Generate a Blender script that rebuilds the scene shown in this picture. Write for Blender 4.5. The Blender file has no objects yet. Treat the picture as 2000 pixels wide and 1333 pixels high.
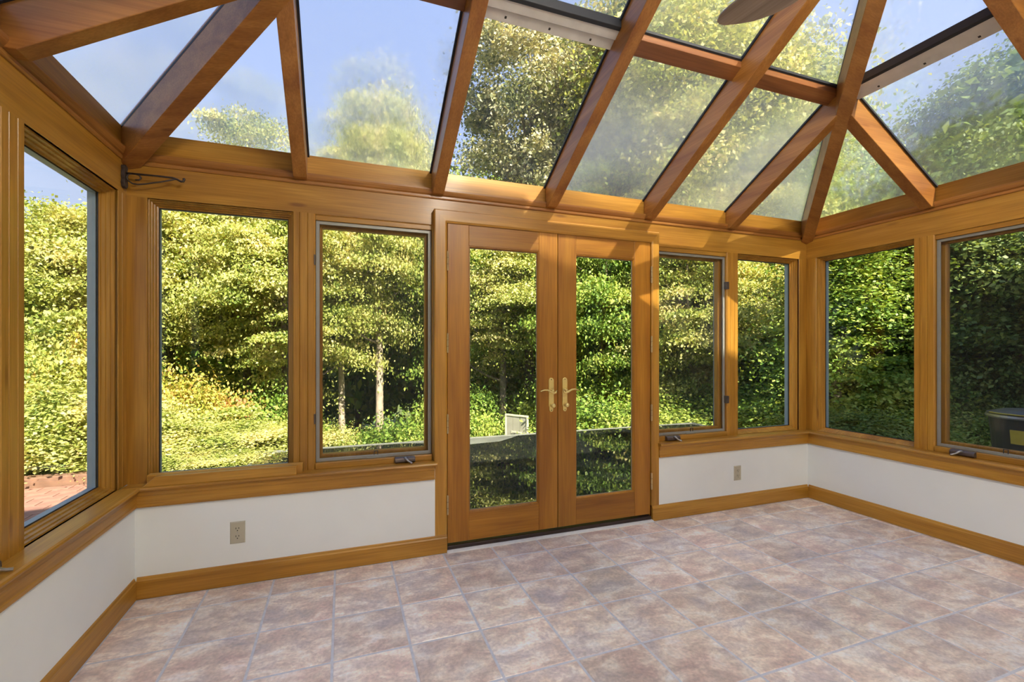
import bpy, bmesh, math, random
import numpy as np
from mathutils import Vector, Matrix

random.seed(7)
SC = bpy.context.scene
COL = SC.collection

# ------------------------------------------------------------------ camera
CAM = Vector((0.9862, -2.7470, 1.27))
YAW = 0.3378
cam_d = bpy.data.cameras.new('camera')
cam = bpy.data.objects.new('camera', cam_d)
COL.objects.link(cam)
cam.location = CAM
cam.rotation_euler = (math.pi / 2, 0, -YAW)
cam_d.sensor_width = 36.0
cam_d.lens = 870.95 / 2000 * 36.0
cam_d.shift_x = (1000 - 974.0) / 2000
cam_d.shift_y = (685.0 - 666.5) / 2000
cam_d.clip_start = 0.05
cam_d.clip_end = 300
SC.camera = cam

# ------------------------------------------------------------------ light
SUN_DIR = Vector((-0.268, 1.0, -1.0)).normalized()      # travel direction
world = bpy.data.worlds.new('world')
SC.world = world
world.use_nodes = True
wn = world.node_tree
wn.nodes.clear()
geo = wn.nodes.new('ShaderNodeTexCoord')
sep = wn.nodes.new('ShaderNodeSeparateXYZ')
wn.links.new(geo.outputs['Generated'], sep.inputs[0])
sky = wn.nodes.new('ShaderNodeValToRGB')            # pale hazy blue, whiter towards the horizon all the way round
sky.color_ramp.elements[0].position = 0.0
sky.color_ramp.elements[0].color = (0.62, 0.71, 0.92, 1)
sky.color_ramp.elements[1].position = 0.85
sky.color_ramp.elements[1].color = (0.34, 0.47, 0.90, 1)
wn.links.new(sep.outputs['Z'], sky.inputs[0])
bg = wn.nodes.new('ShaderNodeBackground')
bg.inputs['Strength'].default_value = 0.9
wo = wn.nodes.new('ShaderNodeOutputWorld')
wn.links.new(sky.outputs[0], bg.inputs['Color'])
wn.links.new(bg.outputs[0], wo.inputs['Surface'])

sun_d = bpy.data.lights.new('sun', 'SUN')
sun_d.energy = 12.8
sun_d.color = (1.0, 0.90, 0.74)
sun_d.angle = math.radians(0.6)
sun = bpy.data.objects.new('sun', sun_d)
COL.objects.link(sun)
sun.rotation_euler = SUN_DIR.to_track_quat('-Z', 'Y').to_euler()

FILL_RADIANCE = 102.0      # of the four added fill globes under the ridge

SC.view_settings.view_transform = 'Standard'
SC.view_settings.look = 'None'
SC.view_settings.gamma = 1.0
SC.view_settings.exposure = 0.45
SC.view_settings.use_curve_mapping = False
SC.cycles.max_bounces = 8
SC.cycles.transparent_max_bounces = 16
SC.cycles.transmission_bounces = 6
SC.cycles.diffuse_bounces = 3
SC.cycles.glossy_bounces = 3
SC.cycles.use_adaptive_sampling = True
SC.cycles.adaptive_threshold = 0.15
SC.cycles.sample_clamp_indirect = 4.0
SC.cycles.use_denoising = True
SC.cycles.use_light_tree = False
SC.cycles.debug_use_spatial_splits = True

W = 4.7835
HOUSE_Y = -4.6
DE = 0.064           # casing / header plane lies this far outside the low wall face
GL = 0.136           # glass plane
Z_SILL = 0.575
Z_HEAD = 2.07

# ------------------------------------------------------------------ helpers
def tag(o, label=None, cat=None, group=None, kind=None):
    if label: o['label'] = label
    if cat: o['category'] = cat
    if group: o['group'] = group
    if kind: o['kind'] = kind
    return o

def empty(name, loc=(0, 0, 0), label=None, cat=None, group=None, kind=None, rz=0.0):
    o = bpy.data.objects.new(name, None)
    COL.objects.link(o)
    o.location = loc
    o.rotation_euler = (0, 0, rz)
    o.empty_display_size = 0.05
    return tag(o, label, cat, group, kind)

class MB:
    """collects shapes in world coordinates, built as ONE mesh object"""
    def __init__(self, fn=None):
        self.v = []; self.f = []; self.fn = fn
    def add(self, vs, fs):
        n = len(self.v)
        self.v += [tuple(self.fn(*p)) if self.fn else tuple(p) for p in vs]
        self.f += [tuple(i + n for i in f) for f in fs]
        return self
    def box(self, x0, x1, y0, y1, z0, z1):
        vs = [(x0, y0, z0), (x1, y0, z0), (x1, y1, z0), (x0, y1, z0), (x0, y0, z1), (x1, y0, z1), (x1, y1, z1), (x0, y1, z1)]
        return self.add(vs, [(0, 3, 2, 1), (4, 5, 6, 7), (0, 1, 5, 4), (1, 2, 6, 5), (2, 3, 7, 6), (3, 0, 4, 7)])
    def prism(self, poly, a0, a1, axis=0):
        """poly: points in the two axes other than `axis`, extruded from a0 to a1 along axis"""
        def mk(a, p):
            return (a, p[0], p[1]) if axis == 0 else ((p[0], a, p[1]) if axis == 1 else (p[0], p[1], a))
        n = len(poly)
        vs = [mk(a0, p) for p in poly] + [mk(a1, p) for p in poly]
        fs = [tuple(range(n)), tuple(reversed(range(n, 2 * n)))]
        fs += [(i, i + n, (i + 1) % n + n, (i + 1) % n) for i in range(n)]
        return self.add(vs, fs)
    def loft(self, A, B):
        """two equally long rings -> closed solid"""
        n = len(A)
        fs = [tuple(range(n)), tuple(reversed(range(n, 2 * n)))]
        fs += [(i, i + n, (i + 1) % n + n, (i + 1) % n) for i in range(n)]
        return self.add(list(A) + list(B), fs)
    def frame(self, s0, s1, z0, z1, prof):
        """mitred rectangular frame; prof: (inset, depth) polygon, opening s0..s1 z0..z1; axes (s, d, z)"""
        n = len(prof)
        rings = []
        for (sx, sz) in ((0, 0), (1, 0), (1, 1), (0, 1)):
            ring = []
            for (i, d) in prof:
                ring.append(((s0 + i) if sx == 0 else (s1 - i), d, (z0 + i) if sz == 0 else (z1 - i)))
            rings.append(ring)
        vs = sum(rings, [])
        fs = []
        for r in range(4):
            q = (r + 1) % 4
            for k in range(n):
                k2 = (k + 1) % n
                fs.append((r * n + k, q * n + k, q * n + k2, r * n + k2))
        return self.add(vs, fs)
    def tube(self, pts, rad, seg=8):
        pts = [Vector(p) for p in pts]
        if not hasattr(rad, '__len__'): rad = [rad] * len(pts)
        vs = []; fs = []
        up = None
        for i, p in enumerate(pts):
            t = (pts[min(i + 1, len(pts) - 1)] - pts[max(i - 1, 0)]).normalized()
            if up is None:
                up = Vector((0, 0, 1)) if abs(t.z) < .9 else Vector((1, 0, 0))
            a = t.cross(up).normalized(); b = t.cross(a).normalized(); up = -b if (-b).dot(up) > 0 else b
            for k in range(seg):
                w = 2 * math.pi * k / seg
                vs.append(p + (a * math.cos(w) + b * math.sin(w)) * rad[i])
        for i in range(len(pts) - 1):
            for k in range(seg):
                fs.append((i * seg + k, i * seg + (k + 1) % seg, (i + 1) * seg + (k + 1) % seg, (i + 1) * seg + k))
        fs.append(tuple(range(seg))); fs.append(tuple(range((len(pts) - 1) * seg, len(pts) * seg)))
        return self.add(vs, fs)
    def lathe(self, c, axis, prof, seg=20):
        """prof: (radius, distance along axis)"""
        axis = Vector(axis).normalized(); c = Vector(c)
        a = axis.cross(Vector((0, 0, 1)) if abs(axis.z) < .9 else Vector((1, 0, 0))).normalized(); b = axis.cross(a)
        vs = []; fs = []
        for r, h in prof:
            for k in range(seg):
                w = 2 * math.pi * k / seg
                vs.append(c + axis * h + (a * math.cos(w) + b * math.sin(w)) * r)
        for i in range(len(prof) - 1):
            for k in range(seg):
                fs.append((i * seg + k, i * seg + (k + 1) % seg, (i + 1) * seg + (k + 1) % seg, (i + 1) * seg + k))
        fs.append(tuple(range(seg))); fs.append(tuple(range((len(prof) - 1) * seg, len(prof) * seg)))
        return self.add(vs, fs)
    def build(self, name, mat, parent=None, bevel=0.0, smooth=False, origin=None, bseg=2):
        me = bpy.data.meshes.new(name)
        og = Vector(origin) if origin is not None else (parent_world(parent) if parent else Vector((0, 0, 0)))
        me.from_pydata([tuple(Vector(p) - og) for p in self.v], [], self.f)
        bm = bmesh.new(); bm.from_mesh(me)
        bmesh.ops.recalc_face_normals(bm, faces=bm.faces)
        bm.to_mesh(me); bm.free()
        if smooth:
            me.polygons.foreach_set('use_smooth', [True] * len(me.polygons))
        me.materials.append(mat)
        o = bpy.data.objects.new(name, me)
        COL.objects.link(o)
        if parent:
            o.parent = parent
        else:
            o.location = og
        if origin is not None and parent:
            o.location = og - parent_world(parent)
        if bevel > 0:
            m = o.modifiers.new('bevel', 'BEVEL')
            m.width = bevel; m.segments = bseg; m.limit_method = 'ANGLE'; m.angle_limit = math.radians(35)
            m.use_clamp_overlap = True
        return o

def parent_world(o):
    p = Vector((0, 0, 0))
    while o:
        p += o.location; o = o.parent
    return p

def struct(name, label, loc=(0, 0, 0)):
    return empty(name, loc, label, kind='structure')

# wall-local frames: s along the wall from the back corner, d outward, z up
def f_back(s, d, z): return (s, d, z)
def f_left(s, d, z): return (-d, -s, z)
def f_right(s, d, z): return (W + d, -s, z)

# ------------------------------------------------------------------ materials
def newmat(name):
    m = bpy.data.materials.new(name); m.use_nodes = True
    nt = m.node_tree
    for n in list(nt.nodes): nt.nodes.remove(n)
    out = nt.nodes.new('ShaderNodeOutputMaterial')
    return m, nt, out

def N(nt, t, **kw):
    n = nt.nodes.new(t)
    for k, v in kw.items():
        if hasattr(n, k): setattr(n, k, v)
        else: n.inputs[k].default_value = v
    return n

def ramp(nt, stops):
    r = nt.nodes.new('ShaderNodeValToRGB')
    e = r.color_ramp.elements
    while len(e) < len(stops): e.new(0.5)
    for el, (p, c) in zip(e, stops):
        el.position = p; el.color = (*c, 1)
    return r

def principled(nt, out, rough=0.5, metal=0.0, color=(.5, .5, .5), coat=0.0):
    b = nt.nodes.new('ShaderNodeBsdfPrincipled')
    b.inputs['Base Color'].default_value = (*color, 1)
    b.inputs['Roughness'].default_value = rough
    b.inputs['Metallic'].default_value = metal
    b.inputs['Coat Weight'].default_value = coat
    b.inputs['Coat Roughness'].default_value = 0.15
    nt.links.new(b.outputs[0], out.inputs['Surface'])
    return b

def plain(name, color, rough=0.5, metal=0.0, var=0.06, scale=30, bump=0.0, coat=0.0):
    m, nt, out = newmat(name)
    b = principled(nt, out, rough, metal, color, coat)
    tc = N(nt, 'ShaderNodeTexCoord')
    nz = N(nt, 'ShaderNodeTexNoise'); nz.inputs['Scale'].default_value = scale; nz.inputs['Detail'].default_value = 4
    nt.links.new(tc.outputs['Object'], nz.inputs['Vector'])
    r = ramp(nt, [(0.3, tuple(c * (1 - var) for c in color)), (0.7, tuple(min(1, c * (1 + var)) for c in color))])
    nt.links.new(nz.outputs['Fac'], r.inputs[0])
    nt.links.new(r.outputs[0], b.inputs['Base Color'])
    if bump:
        bp = N(nt, 'ShaderNodeBump'); bp.inputs['Strength'].default_value = bump; bp.inputs['Distance'].default_value = 0.003
        nt.links.new(nz.outputs['Fac'], bp.inputs['Height']); nt.links.new(bp.outputs[0], b.inputs['Normal'])
    return m

def wood(name, axis, dark, mid, light, rough=0.40, knots=True, coat=0.12):
    m, nt, out = newmat(name)
    b = principled(nt, out, rough, 0, mid, coat)
    tc = N(nt, 'ShaderNodeTexCoord'); oi = N(nt, 'ShaderNodeObjectInfo')
    off = N(nt, 'ShaderNodeVectorMath', operation='SCALE'); off.inputs[0].default_value = (13.1, 7.7, 9.3)
    nt.links.new(oi.outputs['Random'], off.inputs['Scale'])
    ad = N(nt, 'ShaderNodeVectorMath', operation='ADD')
    nt.links.new(tc.outputs['Object'], ad.inputs[0]); nt.links.new(off.outputs[0], ad.inputs[1])
    def mp(al, ac):
        mpn = N(nt, 'ShaderNodeMapping')
        s = [ac, ac, ac]; s[axis] = al
        mpn.inputs['Scale'].default_value = s
        nt.links.new(ad.outputs[0], mpn.inputs['Vector']); return mpn
    n1 = N(nt, 'ShaderNodeTexNoise'); n1.inputs['Scale'].default_value = 1.0; n1.inputs['Detail'].default_value = 3; n1.inputs['Distortion'].default_value = 0.6
    nt.links.new(mp(1.1, 13).outputs[0], n1.inputs['Vector'])
    n2 = N(nt, 'ShaderNodeTexNoise'); n2.inputs['Scale'].default_value = 1.0; n2.inputs['Detail'].default_value = 1
    nt.links.new(mp(4, 150).outputs[0], n2.inputs['Vector'])
    n3 = N(nt, 'ShaderNodeTexNoise'); n3.inputs['Scale'].default_value = 1.6; n3.inputs['Detail'].default_value = 1
    nt.links.new(ad.outputs[0], n3.inputs['Vector'])
    r = ramp(nt, [(0.28, dark), (0.5, mid), (0.72, light)])
    nt.links.new(n1.outputs['Fac'], r.inputs[0])
    mx = N(nt, 'ShaderNodeMix', data_type='RGBA', blend_type='MULTIPLY')
    mx.inputs[0].default_value = 1.0
    r2 = ramp(nt, [(0.3, (0.86, 0.83, 0.78)), (0.7, (1.08, 1.08, 1.08))])
    nt.links.new(n2.outputs['Fac'], r2.inputs[0])
    nt.links.new(r.outputs[0], mx.inputs['A']); nt.links.new(r2.outputs[0], mx.inputs['B'])
    mx2 = N(nt, 'ShaderNodeMix', data_type='RGBA', blend_type='MULTIPLY'); mx2.inputs[0].default_value = 1.0
    r3 = ramp(nt, [(0.3, (0.90, 0.87, 0.84)), (0.7, (1.06, 1.06, 1.05))])
    nt.links.new(n3.outputs['Fac'], r3.inputs[0])
    nt.links.new(mx.outputs['Result'], mx2.inputs['A']); nt.links.new(r3.outputs[0], mx2.inputs['B'])
    last = mx2.outputs['Result']
    if knots:
        vo = N(nt, 'ShaderNodeTexVoronoi'); vo.inputs['Scale'].default_value = 1.0
        nt.links.new(mp(1.2, 5).outputs[0], vo.inputs['Vector'])
        r4 = ramp(nt, [(0.03, (0.45, 0.32, 0.25)), (0.075, (1, 1, 1))])
        nt.links.new(vo.outputs['Distance'], r4.inputs[0])
        mx3 = N(nt, 'ShaderNodeMix', data_type='RGBA', blend_type='MULTIPLY'); mx3.inputs[0].default_value = 0.7
        nt.links.new(last, mx3.inputs['A']); nt.links.new(r4.outputs[0], mx3.inputs['B'])
        last = mx3.outputs['Result']
    hs = N(nt, 'ShaderNodeHueSaturation')
    mr = N(nt, 'ShaderNodeMapRange'); mr.inputs['To Min'].default_value = 0.88; mr.inputs['To Max'].default_value = 1.1
    nt.links.new(oi.outputs['Random'], mr.inputs['Value']); nt.links.new(mr.outputs[0], hs.inputs['Value'])
    nt.links.new(last, hs.inputs['Color']); nt.links.new(hs.outputs[0], b.inputs['Base Color'])
    bp = N(nt, 'ShaderNodeBump'); bp.inputs['Strength'].default_value = 0.12; bp.inputs['Distance'].default_value = 0.002
    nt.links.new(n2.outputs['Fac'], bp.inputs['Height']); nt.links.new(bp.outputs[0], b.inputs['Normal'])
    return m

HONEY = ((0.33, 0.148, 0.014), (0.44, 0.213, 0.024), (0.53, 0.280, 0.042))
FIR = ((0.29, 0.110, 0.022), (0.385, 0.165, 0.034), (0.47, 0.22, 0.05))
DOORW = ((0.28, 0.105, 0.007), (0.365, 0.152, 0.011), (0.43, 0.195, 0.018))
M_WX, M_WY, M_WZ = [wood('honey_wood_%s' % 'xyz'[a], a, *HONEY) for a in range(3)]
M_RX, M_RY = wood('rafter_wood_x', 0, *FIR), wood('rafter_wood_y', 1, *FIR)
SHADED_FIR = ((0.17, 0.060, 0.018), (0.24, 0.092, 0.028), (0.31, 0.13, 0.04))  # rafter fir darkened so the purlins read shaded under the fill globes
M_PX, M_PY = wood('purlin_shaded_fir_x', 0, *SHADED_FIR), wood('purlin_shaded_fir_y', 1, *SHADED_FIR)
M_DX, M_DZ = wood('door_wood_x', 0, *DOORW, rough=0.42, knots=False, coat=0.1), wood('door_wood_z', 2, *DOORW, rough=0.42, knots=False, coat=0.1)
def honey(fn, axis):          # axis in wall-local terms: 's' or 'z'
    if axis == 'z': return M_WZ
    return M_WX if fn is f_back else M_WY

M_WALL = plain('white_wall_paint', (0.85, 0.872, 0.84), 0.75, var=0.012, scale=6, bump=0.03)
M_BEIGE = plain('almond_plastic', (0.50, 0.46, 0.34), 0.35, var=0.02)
M_SLOT = plain('dark_slot', (0.03, 0.027, 0.02), 0.6)
M_GREYAL = plain('grey_aluminium', (0.30, 0.30, 0.27), 0.42, 0.25, var=0.04)
M_BLUEAL = plain('blue_grey_cladding', (0.25, 0.32, 0.37), 0.5, var=0.04)
M_LIGHTAL = plain('weathered_aluminium', (0.66, 0.64, 0.60), 0.5, 0.0, var=0.08, scale=14)
M_GASKET = plain('black_gasket', (0.018, 0.021, 0.026), 0.55)
M_BRONZE = plain('dark_bronze_metal', (0.13, 0.105, 0.095), 0.38, 0.6)
M_IRON = plain('dark_iron', (0.06, 0.045, 0.038), 0.5, 0.5, var=0.2, scale=60, bump=0.3)
M_BRASS = plain('polished_brass', (0.96, 0.76, 0.27), 0.27, 0.55, var=0.03)
M_HINGE = plain('antique_brass', (0.60, 0.48, 0.26), 0.33, 0.9, var=0.08)
M_STEEL = plain('dull_steel', (0.42, 0.40, 0.37), 0.35, 0.8)
M_THRESH = plain('dark_threshold', (0.03, 0.016, 0.012), 0.45)
M_CAULK = plain('white_caulk', (0.72, 0.71, 0.67), 0.6, var=0.05)
M_GROUT = plain('grey_grout', (0.64, 0.63, 0.63), 0.85, var=0.10, scale=40, bump=0.2)
M_BLADE = wood('grey_oak_blade', 0, (0.24, 0.19, 0.155), (0.36, 0.29, 0.235), (0.46, 0.38, 0.31), rough=0.45, knots=False, coat=0.0)
M_BLACK = plain('black_plastic', (0.035, 0.038, 0.042), 0.45)
M_YELLOW = plain('yellow_label', (0.55, 0.43, 0.07), 0.6, var=0.15, scale=20)
M_SIDING = plain('cream_siding', (0.80, 0.77, 0.70), 0.7)
M_SHINGLE = plain('brown_shingles', (0.15, 0.12, 0.10), 0.85, var=0.25, scale=25, bump=0.3)

def tile_mat():
    m, nt, out = newmat('slate_look_tile')
    b = principled(nt, out, 0.30, 0, (.4, .3, .25))
    tc = N(nt, 'ShaderNodeTexCoord'); oi = N(nt, 'ShaderNodeObjectInfo')
    off = N(nt, 'ShaderNodeVectorMath', operation='SCALE'); off.inputs[0].default_value = (31.0, 17.0, 23.0)
    nt.links.new(oi.outputs['Random'], off.inputs['Scale'])
    ad = N(nt, 'ShaderNodeVectorMath', operation='ADD')
    nt.links.new(tc.outputs['Object'], ad.inputs[0]); nt.links.new(off.outputs[0], ad.inputs[1])
    mp = N(nt, 'ShaderNodeMapping'); mp.inputs['Scale'].default_value = (5.5, 9.5, 6); mp.inputs['Rotation'].default_value = (0, 0, 0.35)
    nt.links.new(ad.outputs[0], mp.inputs['Vector'])
    n1 = N(nt, 'ShaderNodeTexNoise'); n1.inputs['Scale'].default_value = 1.0; n1.inputs['Detail'].default_value = 6; n1.inputs['Roughness'].default_value = 0.68; n1.inputs['Distortion'].default_value = 0.5
    nt.links.new(mp.outputs[0], n1.inputs['Vector'])
    r = ramp(nt, [(0.30, (0.25, 0.205, 0.19)), (0.41, (0.43, 0.285, 0.21)), (0.49, (0.55, 0.40, 0.29)), (0.56, (0.74, 0.60, 0.43)), (0.66, (0.82, 0.78, 0.69))])
    nt.links.new(n1.outputs['Fac'], r.inputs[0])
    n2 = N(nt, 'ShaderNodeTexNoise'); n2.inputs['Scale'].default_value = 4.2; n2.inputs['Detail'].default_value = 5; n2.inputs['Roughness'].default_value = 0.6
    nt.links.new(ad.outputs[0], n2.inputs['Vector'])
    r2 = ramp(nt, [(0.36, (0.44, 0.43, 0.45)), (0.52, (0.60, 0.48, 0.36)), (0.66, (0.55, 0.34, 0.27))])
    nt.links.new(n2.outputs['Fac'], r2.inputs[0])
    mx = N(nt, 'ShaderNodeMix', data_type='RGBA'); mx.inputs[0].default_value = 0.42
    nt.links.new(r.outputs[0], mx.inputs['A']); nt.links.new(r2.outputs[0], mx.inputs['B'])
    n3 = N(nt, 'ShaderNodeTexNoise'); n3.inputs['Scale'].default_value = 70; n3.inputs['Detail'].default_value = 4
    nt.links.new(ad.outputs[0], n3.inputs['Vector'])
    r3 = ramp(nt, [(0.3, (0.84, 0.84, 0.84)), (0.7, (1.12, 1.12, 1.12))])
    nt.links.new(n3.outputs['Fac'], r3.inputs[0])
    mx2 = N(nt, 'ShaderNodeMix', data_type='RGBA', blend_type='MULTIPLY'); mx2.inputs[0].default_value = 1
    nt.links.new(mx.outputs['Result'], mx2.inputs['A']); nt.links.new(r3.outputs[0], mx2.inputs['B'])
    hs = N(nt, 'ShaderNodeHueSaturation'); hs.inputs['Saturation'].default_value = 0.80
    mr = N(nt, 'ShaderNodeMapRange'); mr.inputs['To Min'].default_value = 1.22; mr.inputs['To Max'].default_value = 1.55
    nt.links.new(oi.outputs['Random'], mr.inputs['Value']); nt.links.new(mr.outputs[0], hs.inputs['Value'])
    nt.links.new(mx2.outputs['Result'], hs.inputs['Color']); nt.links.new(hs.outputs[0], b.inputs['Base Color'])
    bp = N(nt, 'ShaderNodeBump'); bp.inputs['Strength'].default_value = 0.18; bp.inputs['Distance'].default_value = 0.004
    nt.links.new(n1.outputs['Fac'], bp.inputs['Height']); nt.links.new(bp.outputs[0], b.inputs['Normal'])
    return m
M_TILE = tile_mat()

def fresnel(nt, ior):
    """the same reflectance from either side of a thin pane"""
    fr = N(nt, 'ShaderNodeFresnel'); ge = N(nt, 'ShaderNodeNewGeometry')
    mr = N(nt, 'ShaderNodeMapRange'); mr.inputs['To Min'].default_value = ior; mr.inputs['To Max'].default_value = 1 / ior
    nt.links.new(ge.outputs['Backfacing'], mr.inputs['Value']); nt.links.new(mr.outputs[0], fr.inputs['IOR'])
    return fr

def glass_mat(name, tint=(0.97, 0.985, 0.97)):
    m, nt, out = newmat(name)
    tr = N(nt, 'ShaderNodeBsdfTransparent'); tr.inputs[0].default_value = (*tint, 1)
    gl = N(nt, 'ShaderNodeBsdfGlossy'); gl.inputs['Roughness'].default_value = 0.01
    fr = fresnel(nt, 1.27)
    mx = N(nt, 'ShaderNodeMixShader')
    nt.links.new(fr.outputs[0], mx.inputs[0]); nt.links.new(tr.outputs[0], mx.inputs[1]); nt.links.new(gl.outputs[0], mx.inputs[2])
    nt.links.new(mx.outputs[0], out.inputs['Surface'])
    return m
M_GLASS = glass_mat('window_glass')

def fog_glass(name, amount, rough=0.22, lo=0.35, hi=0.6, scale=0.9, milk=0.2):
    """double glazing clouded inside: part clear, part rough, part milky"""
    m, nt, out = newmat(name)
    tc = N(nt, 'ShaderNodeTexCoord')
    nz = N(nt, 'ShaderNodeTexNoise'); nz.inputs['Scale'].default_value = scale; nz.inputs['Detail'].default_value = 1
    nt.links.new(tc.outputs['Object'], nz.inputs['Vector'])
    mr = N(nt, 'ShaderNodeMapRange'); mr.inputs['From Min'].default_value = lo; mr.inputs['From Max'].default_value = hi
    mr.inputs['To Min'].default_value = amount * 0.35; mr.inputs['To Max'].default_value = amount
    nt.links.new(nz.outputs['Fac'], mr.inputs['Value'])
    tr = N(nt, 'ShaderNodeBsdfTransparent'); tr.inputs[0].default_value = (0.95, 0.965, 0.965, 1)
    rf = N(nt, 'ShaderNodeBsdfRefraction'); rf.inputs['Roughness'].default_value = rough; rf.inputs['IOR'].default_value = 1.12
    rf.inputs['Color'].default_value = (0.97, 0.98, 0.98, 1)
    tl = N(nt, 'ShaderNodeBsdfTranslucent'); tl.inputs[0].default_value = (0.92, 0.94, 0.95, 1)
    m1 = N(nt, 'ShaderNodeMixShader'); m1.inputs[0].default_value = milk
    nt.links.new(rf.outputs[0], m1.inputs[1]); nt.links.new(tl.outputs[0], m1.inputs[2])
    m2 = N(nt, 'ShaderNodeMixShader')
    nt.links.new(mr.outputs[0], m2.inputs[0]); nt.links.new(tr.outputs[0], m2.inputs[1]); nt.links.new(m1.outputs[0], m2.inputs[2])
    gl = N(nt, 'ShaderNodeBsdfGlossy'); gl.inputs['Roughness'].default_value = 0.03
    fr = fresnel(nt, 1.3)
    m3 = N(nt, 'ShaderNodeMixShader')
    nt.links.new(fr.outputs[0], m3.inputs[0]); nt.links.new(m2.outputs[0], m3.inputs[1]); nt.links.new(gl.outputs[0], m3.inputs[2])
    nt.links.new(m3.outputs[0], out.inputs['Surface'])
    return m
M_FOG = fog_glass('clouded_roof_glass', 0.62, rough=0.17)
M_FOG_L = fog_glass('lightly_clouded_roof_glass', 0.30, milk=0.08)
M_FOG_R = fog_glass('hazy_roof_glass', 0.42, rough=0.12, milk=0.05)
M_FOG_C = fog_glass('clear_roof_glass', 0.05)

def screen_mat():
    m, nt, out = newmat('insect_screen_mesh')
    tr = N(nt, 'ShaderNodeBsdfTransparent')
    df = N(nt, 'ShaderNodeBsdfDiffuse'); df.inputs[0].default_value = (0.05, 0.05, 0.05, 1)
    mx = N(nt, 'ShaderNodeMixShader'); mx.inputs[0].default_value = 0.12
    nt.links.new(tr.outputs[0], mx.inputs[1]); nt.links.new(df.outputs[0], mx.inputs[2]); nt.links.new(mx.outputs[0], out.inputs['Surface'])
    return m
M_SCREEN = screen_mat()

# ------------------------------------------------------------------ floor
floor = MB().box(-0.15, W + 0.15, HOUSE_Y, 0.15, -0.12, -0.002).build('floor', M_GROUT)
tag(floor, 'floor of reddish brown slate-look square tiles with grey grout', kind='structure')
TS, TX0, TY0, G = 0.31628, 0.3153, 0.1401, 0.0080
_tile_cache = {}
def tile_at(x0, x1, y0, y1):
    x0 += G / 2; x1 -= G / 2; y0 += G / 2; y1 -= G / 2
    if x1 - x0 < 0.012 or y1 - y0 < 0.012: return
    key = (round(x1 - x0, 3), round(y1 - y0, 3))
    c = ((x0 + x1) / 2, (y0 + y1) / 2, 0)
    if key not in _tile_cache:
        hx, hy, b, t = (x1 - x0) / 2, (y1 - y0) / 2, 0.0035, 0.009
        mb = MB()
        A = [(-hx, -hy, -t), (hx, -hy, -t), (hx, hy, -t), (-hx, hy, -t)]
        B = [(-hx, -hy, -b), (hx, -hy, -b), (hx, hy, -b), (-hx, hy, -b)]
        Cc = [(-hx + b, -hy + b, 0), (hx - b, -hy + b, 0), (hx - b, hy - b, 0), (-hx + b, hy - b, 0)]
        vs = A + B + Cc
        fs = [(3, 2, 1, 0), (8, 9, 10, 11)] + [(i, (i + 1) % 4, (i + 1) % 4 + 4, i + 4) for i in range(4)] + [(i + 4, (i + 1) % 4 + 4, (i + 1) % 4 + 8, i + 8) for i in range(4)]
        mb.add(vs, fs)
        o = mb.build('tile', M_TILE, floor, origin=(0, 0, 0))
        _tile_cache[key] = o.data
    else:
        o = bpy.data.objects.new('tile', _tile_cache[key]); COL.objects.link(o); o.parent = floor
    o.location = c
xs = [0.0] + [TX0 + TS * i for i in range(15)] + [W]
xs = [x for x in xs if x <= W]
ys = [0.0] + [TY0 - TS * j for j in range(1, 16)]
ys = [y for y in ys if y > HOUSE_Y + 0.05] + [HOUSE_Y]
for a, b in zip(xs[:-1], xs[1:]):
    for c, d in zip(ys[1:], ys[:-1]):
        tile_at(a, b, c, d)

# ------------------------------------------------------------------ low walls, baseboards, sills
D0, D1 = 1.530, 3.232      # door casing outer edges
JL, JR = 1.611, 3.1635      # door jamb opening
S_END = -HOUSE_Y            # side walls run to the house

wb = MB().box(-0.2, D0 + .004, 0.010, 0.20, -0.12, 0.545).box(D1 - .004, W + 0.2, 0.010, 0.20, -0.12, 0.545).build('wall_back', M_WALL)
tag(wb, 'low white painted wall under the windows either side of the doors', kind='structure')
wl = MB(f_left).box(-0.010, S_END, 0.010, 0.20, -0.12, 0.545).build('wall_left', M_WALL)
tag(wl, 'low white painted wall under the left windows', kind='structure')
wr = MB(f_right).box(-0.010, S_END, 0.010, 0.20, -0.12, 0.545).build('wall_right', M_WALL)
tag(wr, 'low white painted wall under the right windows', kind='structure')

def bb_prof(): return [(0.0, 0.0), (0.0, 0.092), (0.004, 0.099), (0.006, 0.108), (0.010, 0.112), (0.016, 0.112), (0.016, 0.0)]
bb = struct('baseboard_back', 'honey wood baseboard along the back wall, split by the doors')
MB().prism(bb_prof(), 0.0, JL - 0.002, 0).build('board', M_WX, bb)
MB().prism(bb_prof(), JR + 0.002, W, 0).build('board', M_WX, bb)
bl = MB(f_left).prism(bb_prof(), 0.0, S_END, 0).build('baseboard_left', M_WY)
tag(bl, 'honey wood baseboard along the left wall', kind='structure')
br = MB(f_right).prism(bb_prof(), 0.0, S_END, 0).build('baseboard_right', M_WY)
tag(br, 'honey wood baseboard along the right wall', kind='structure')

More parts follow.
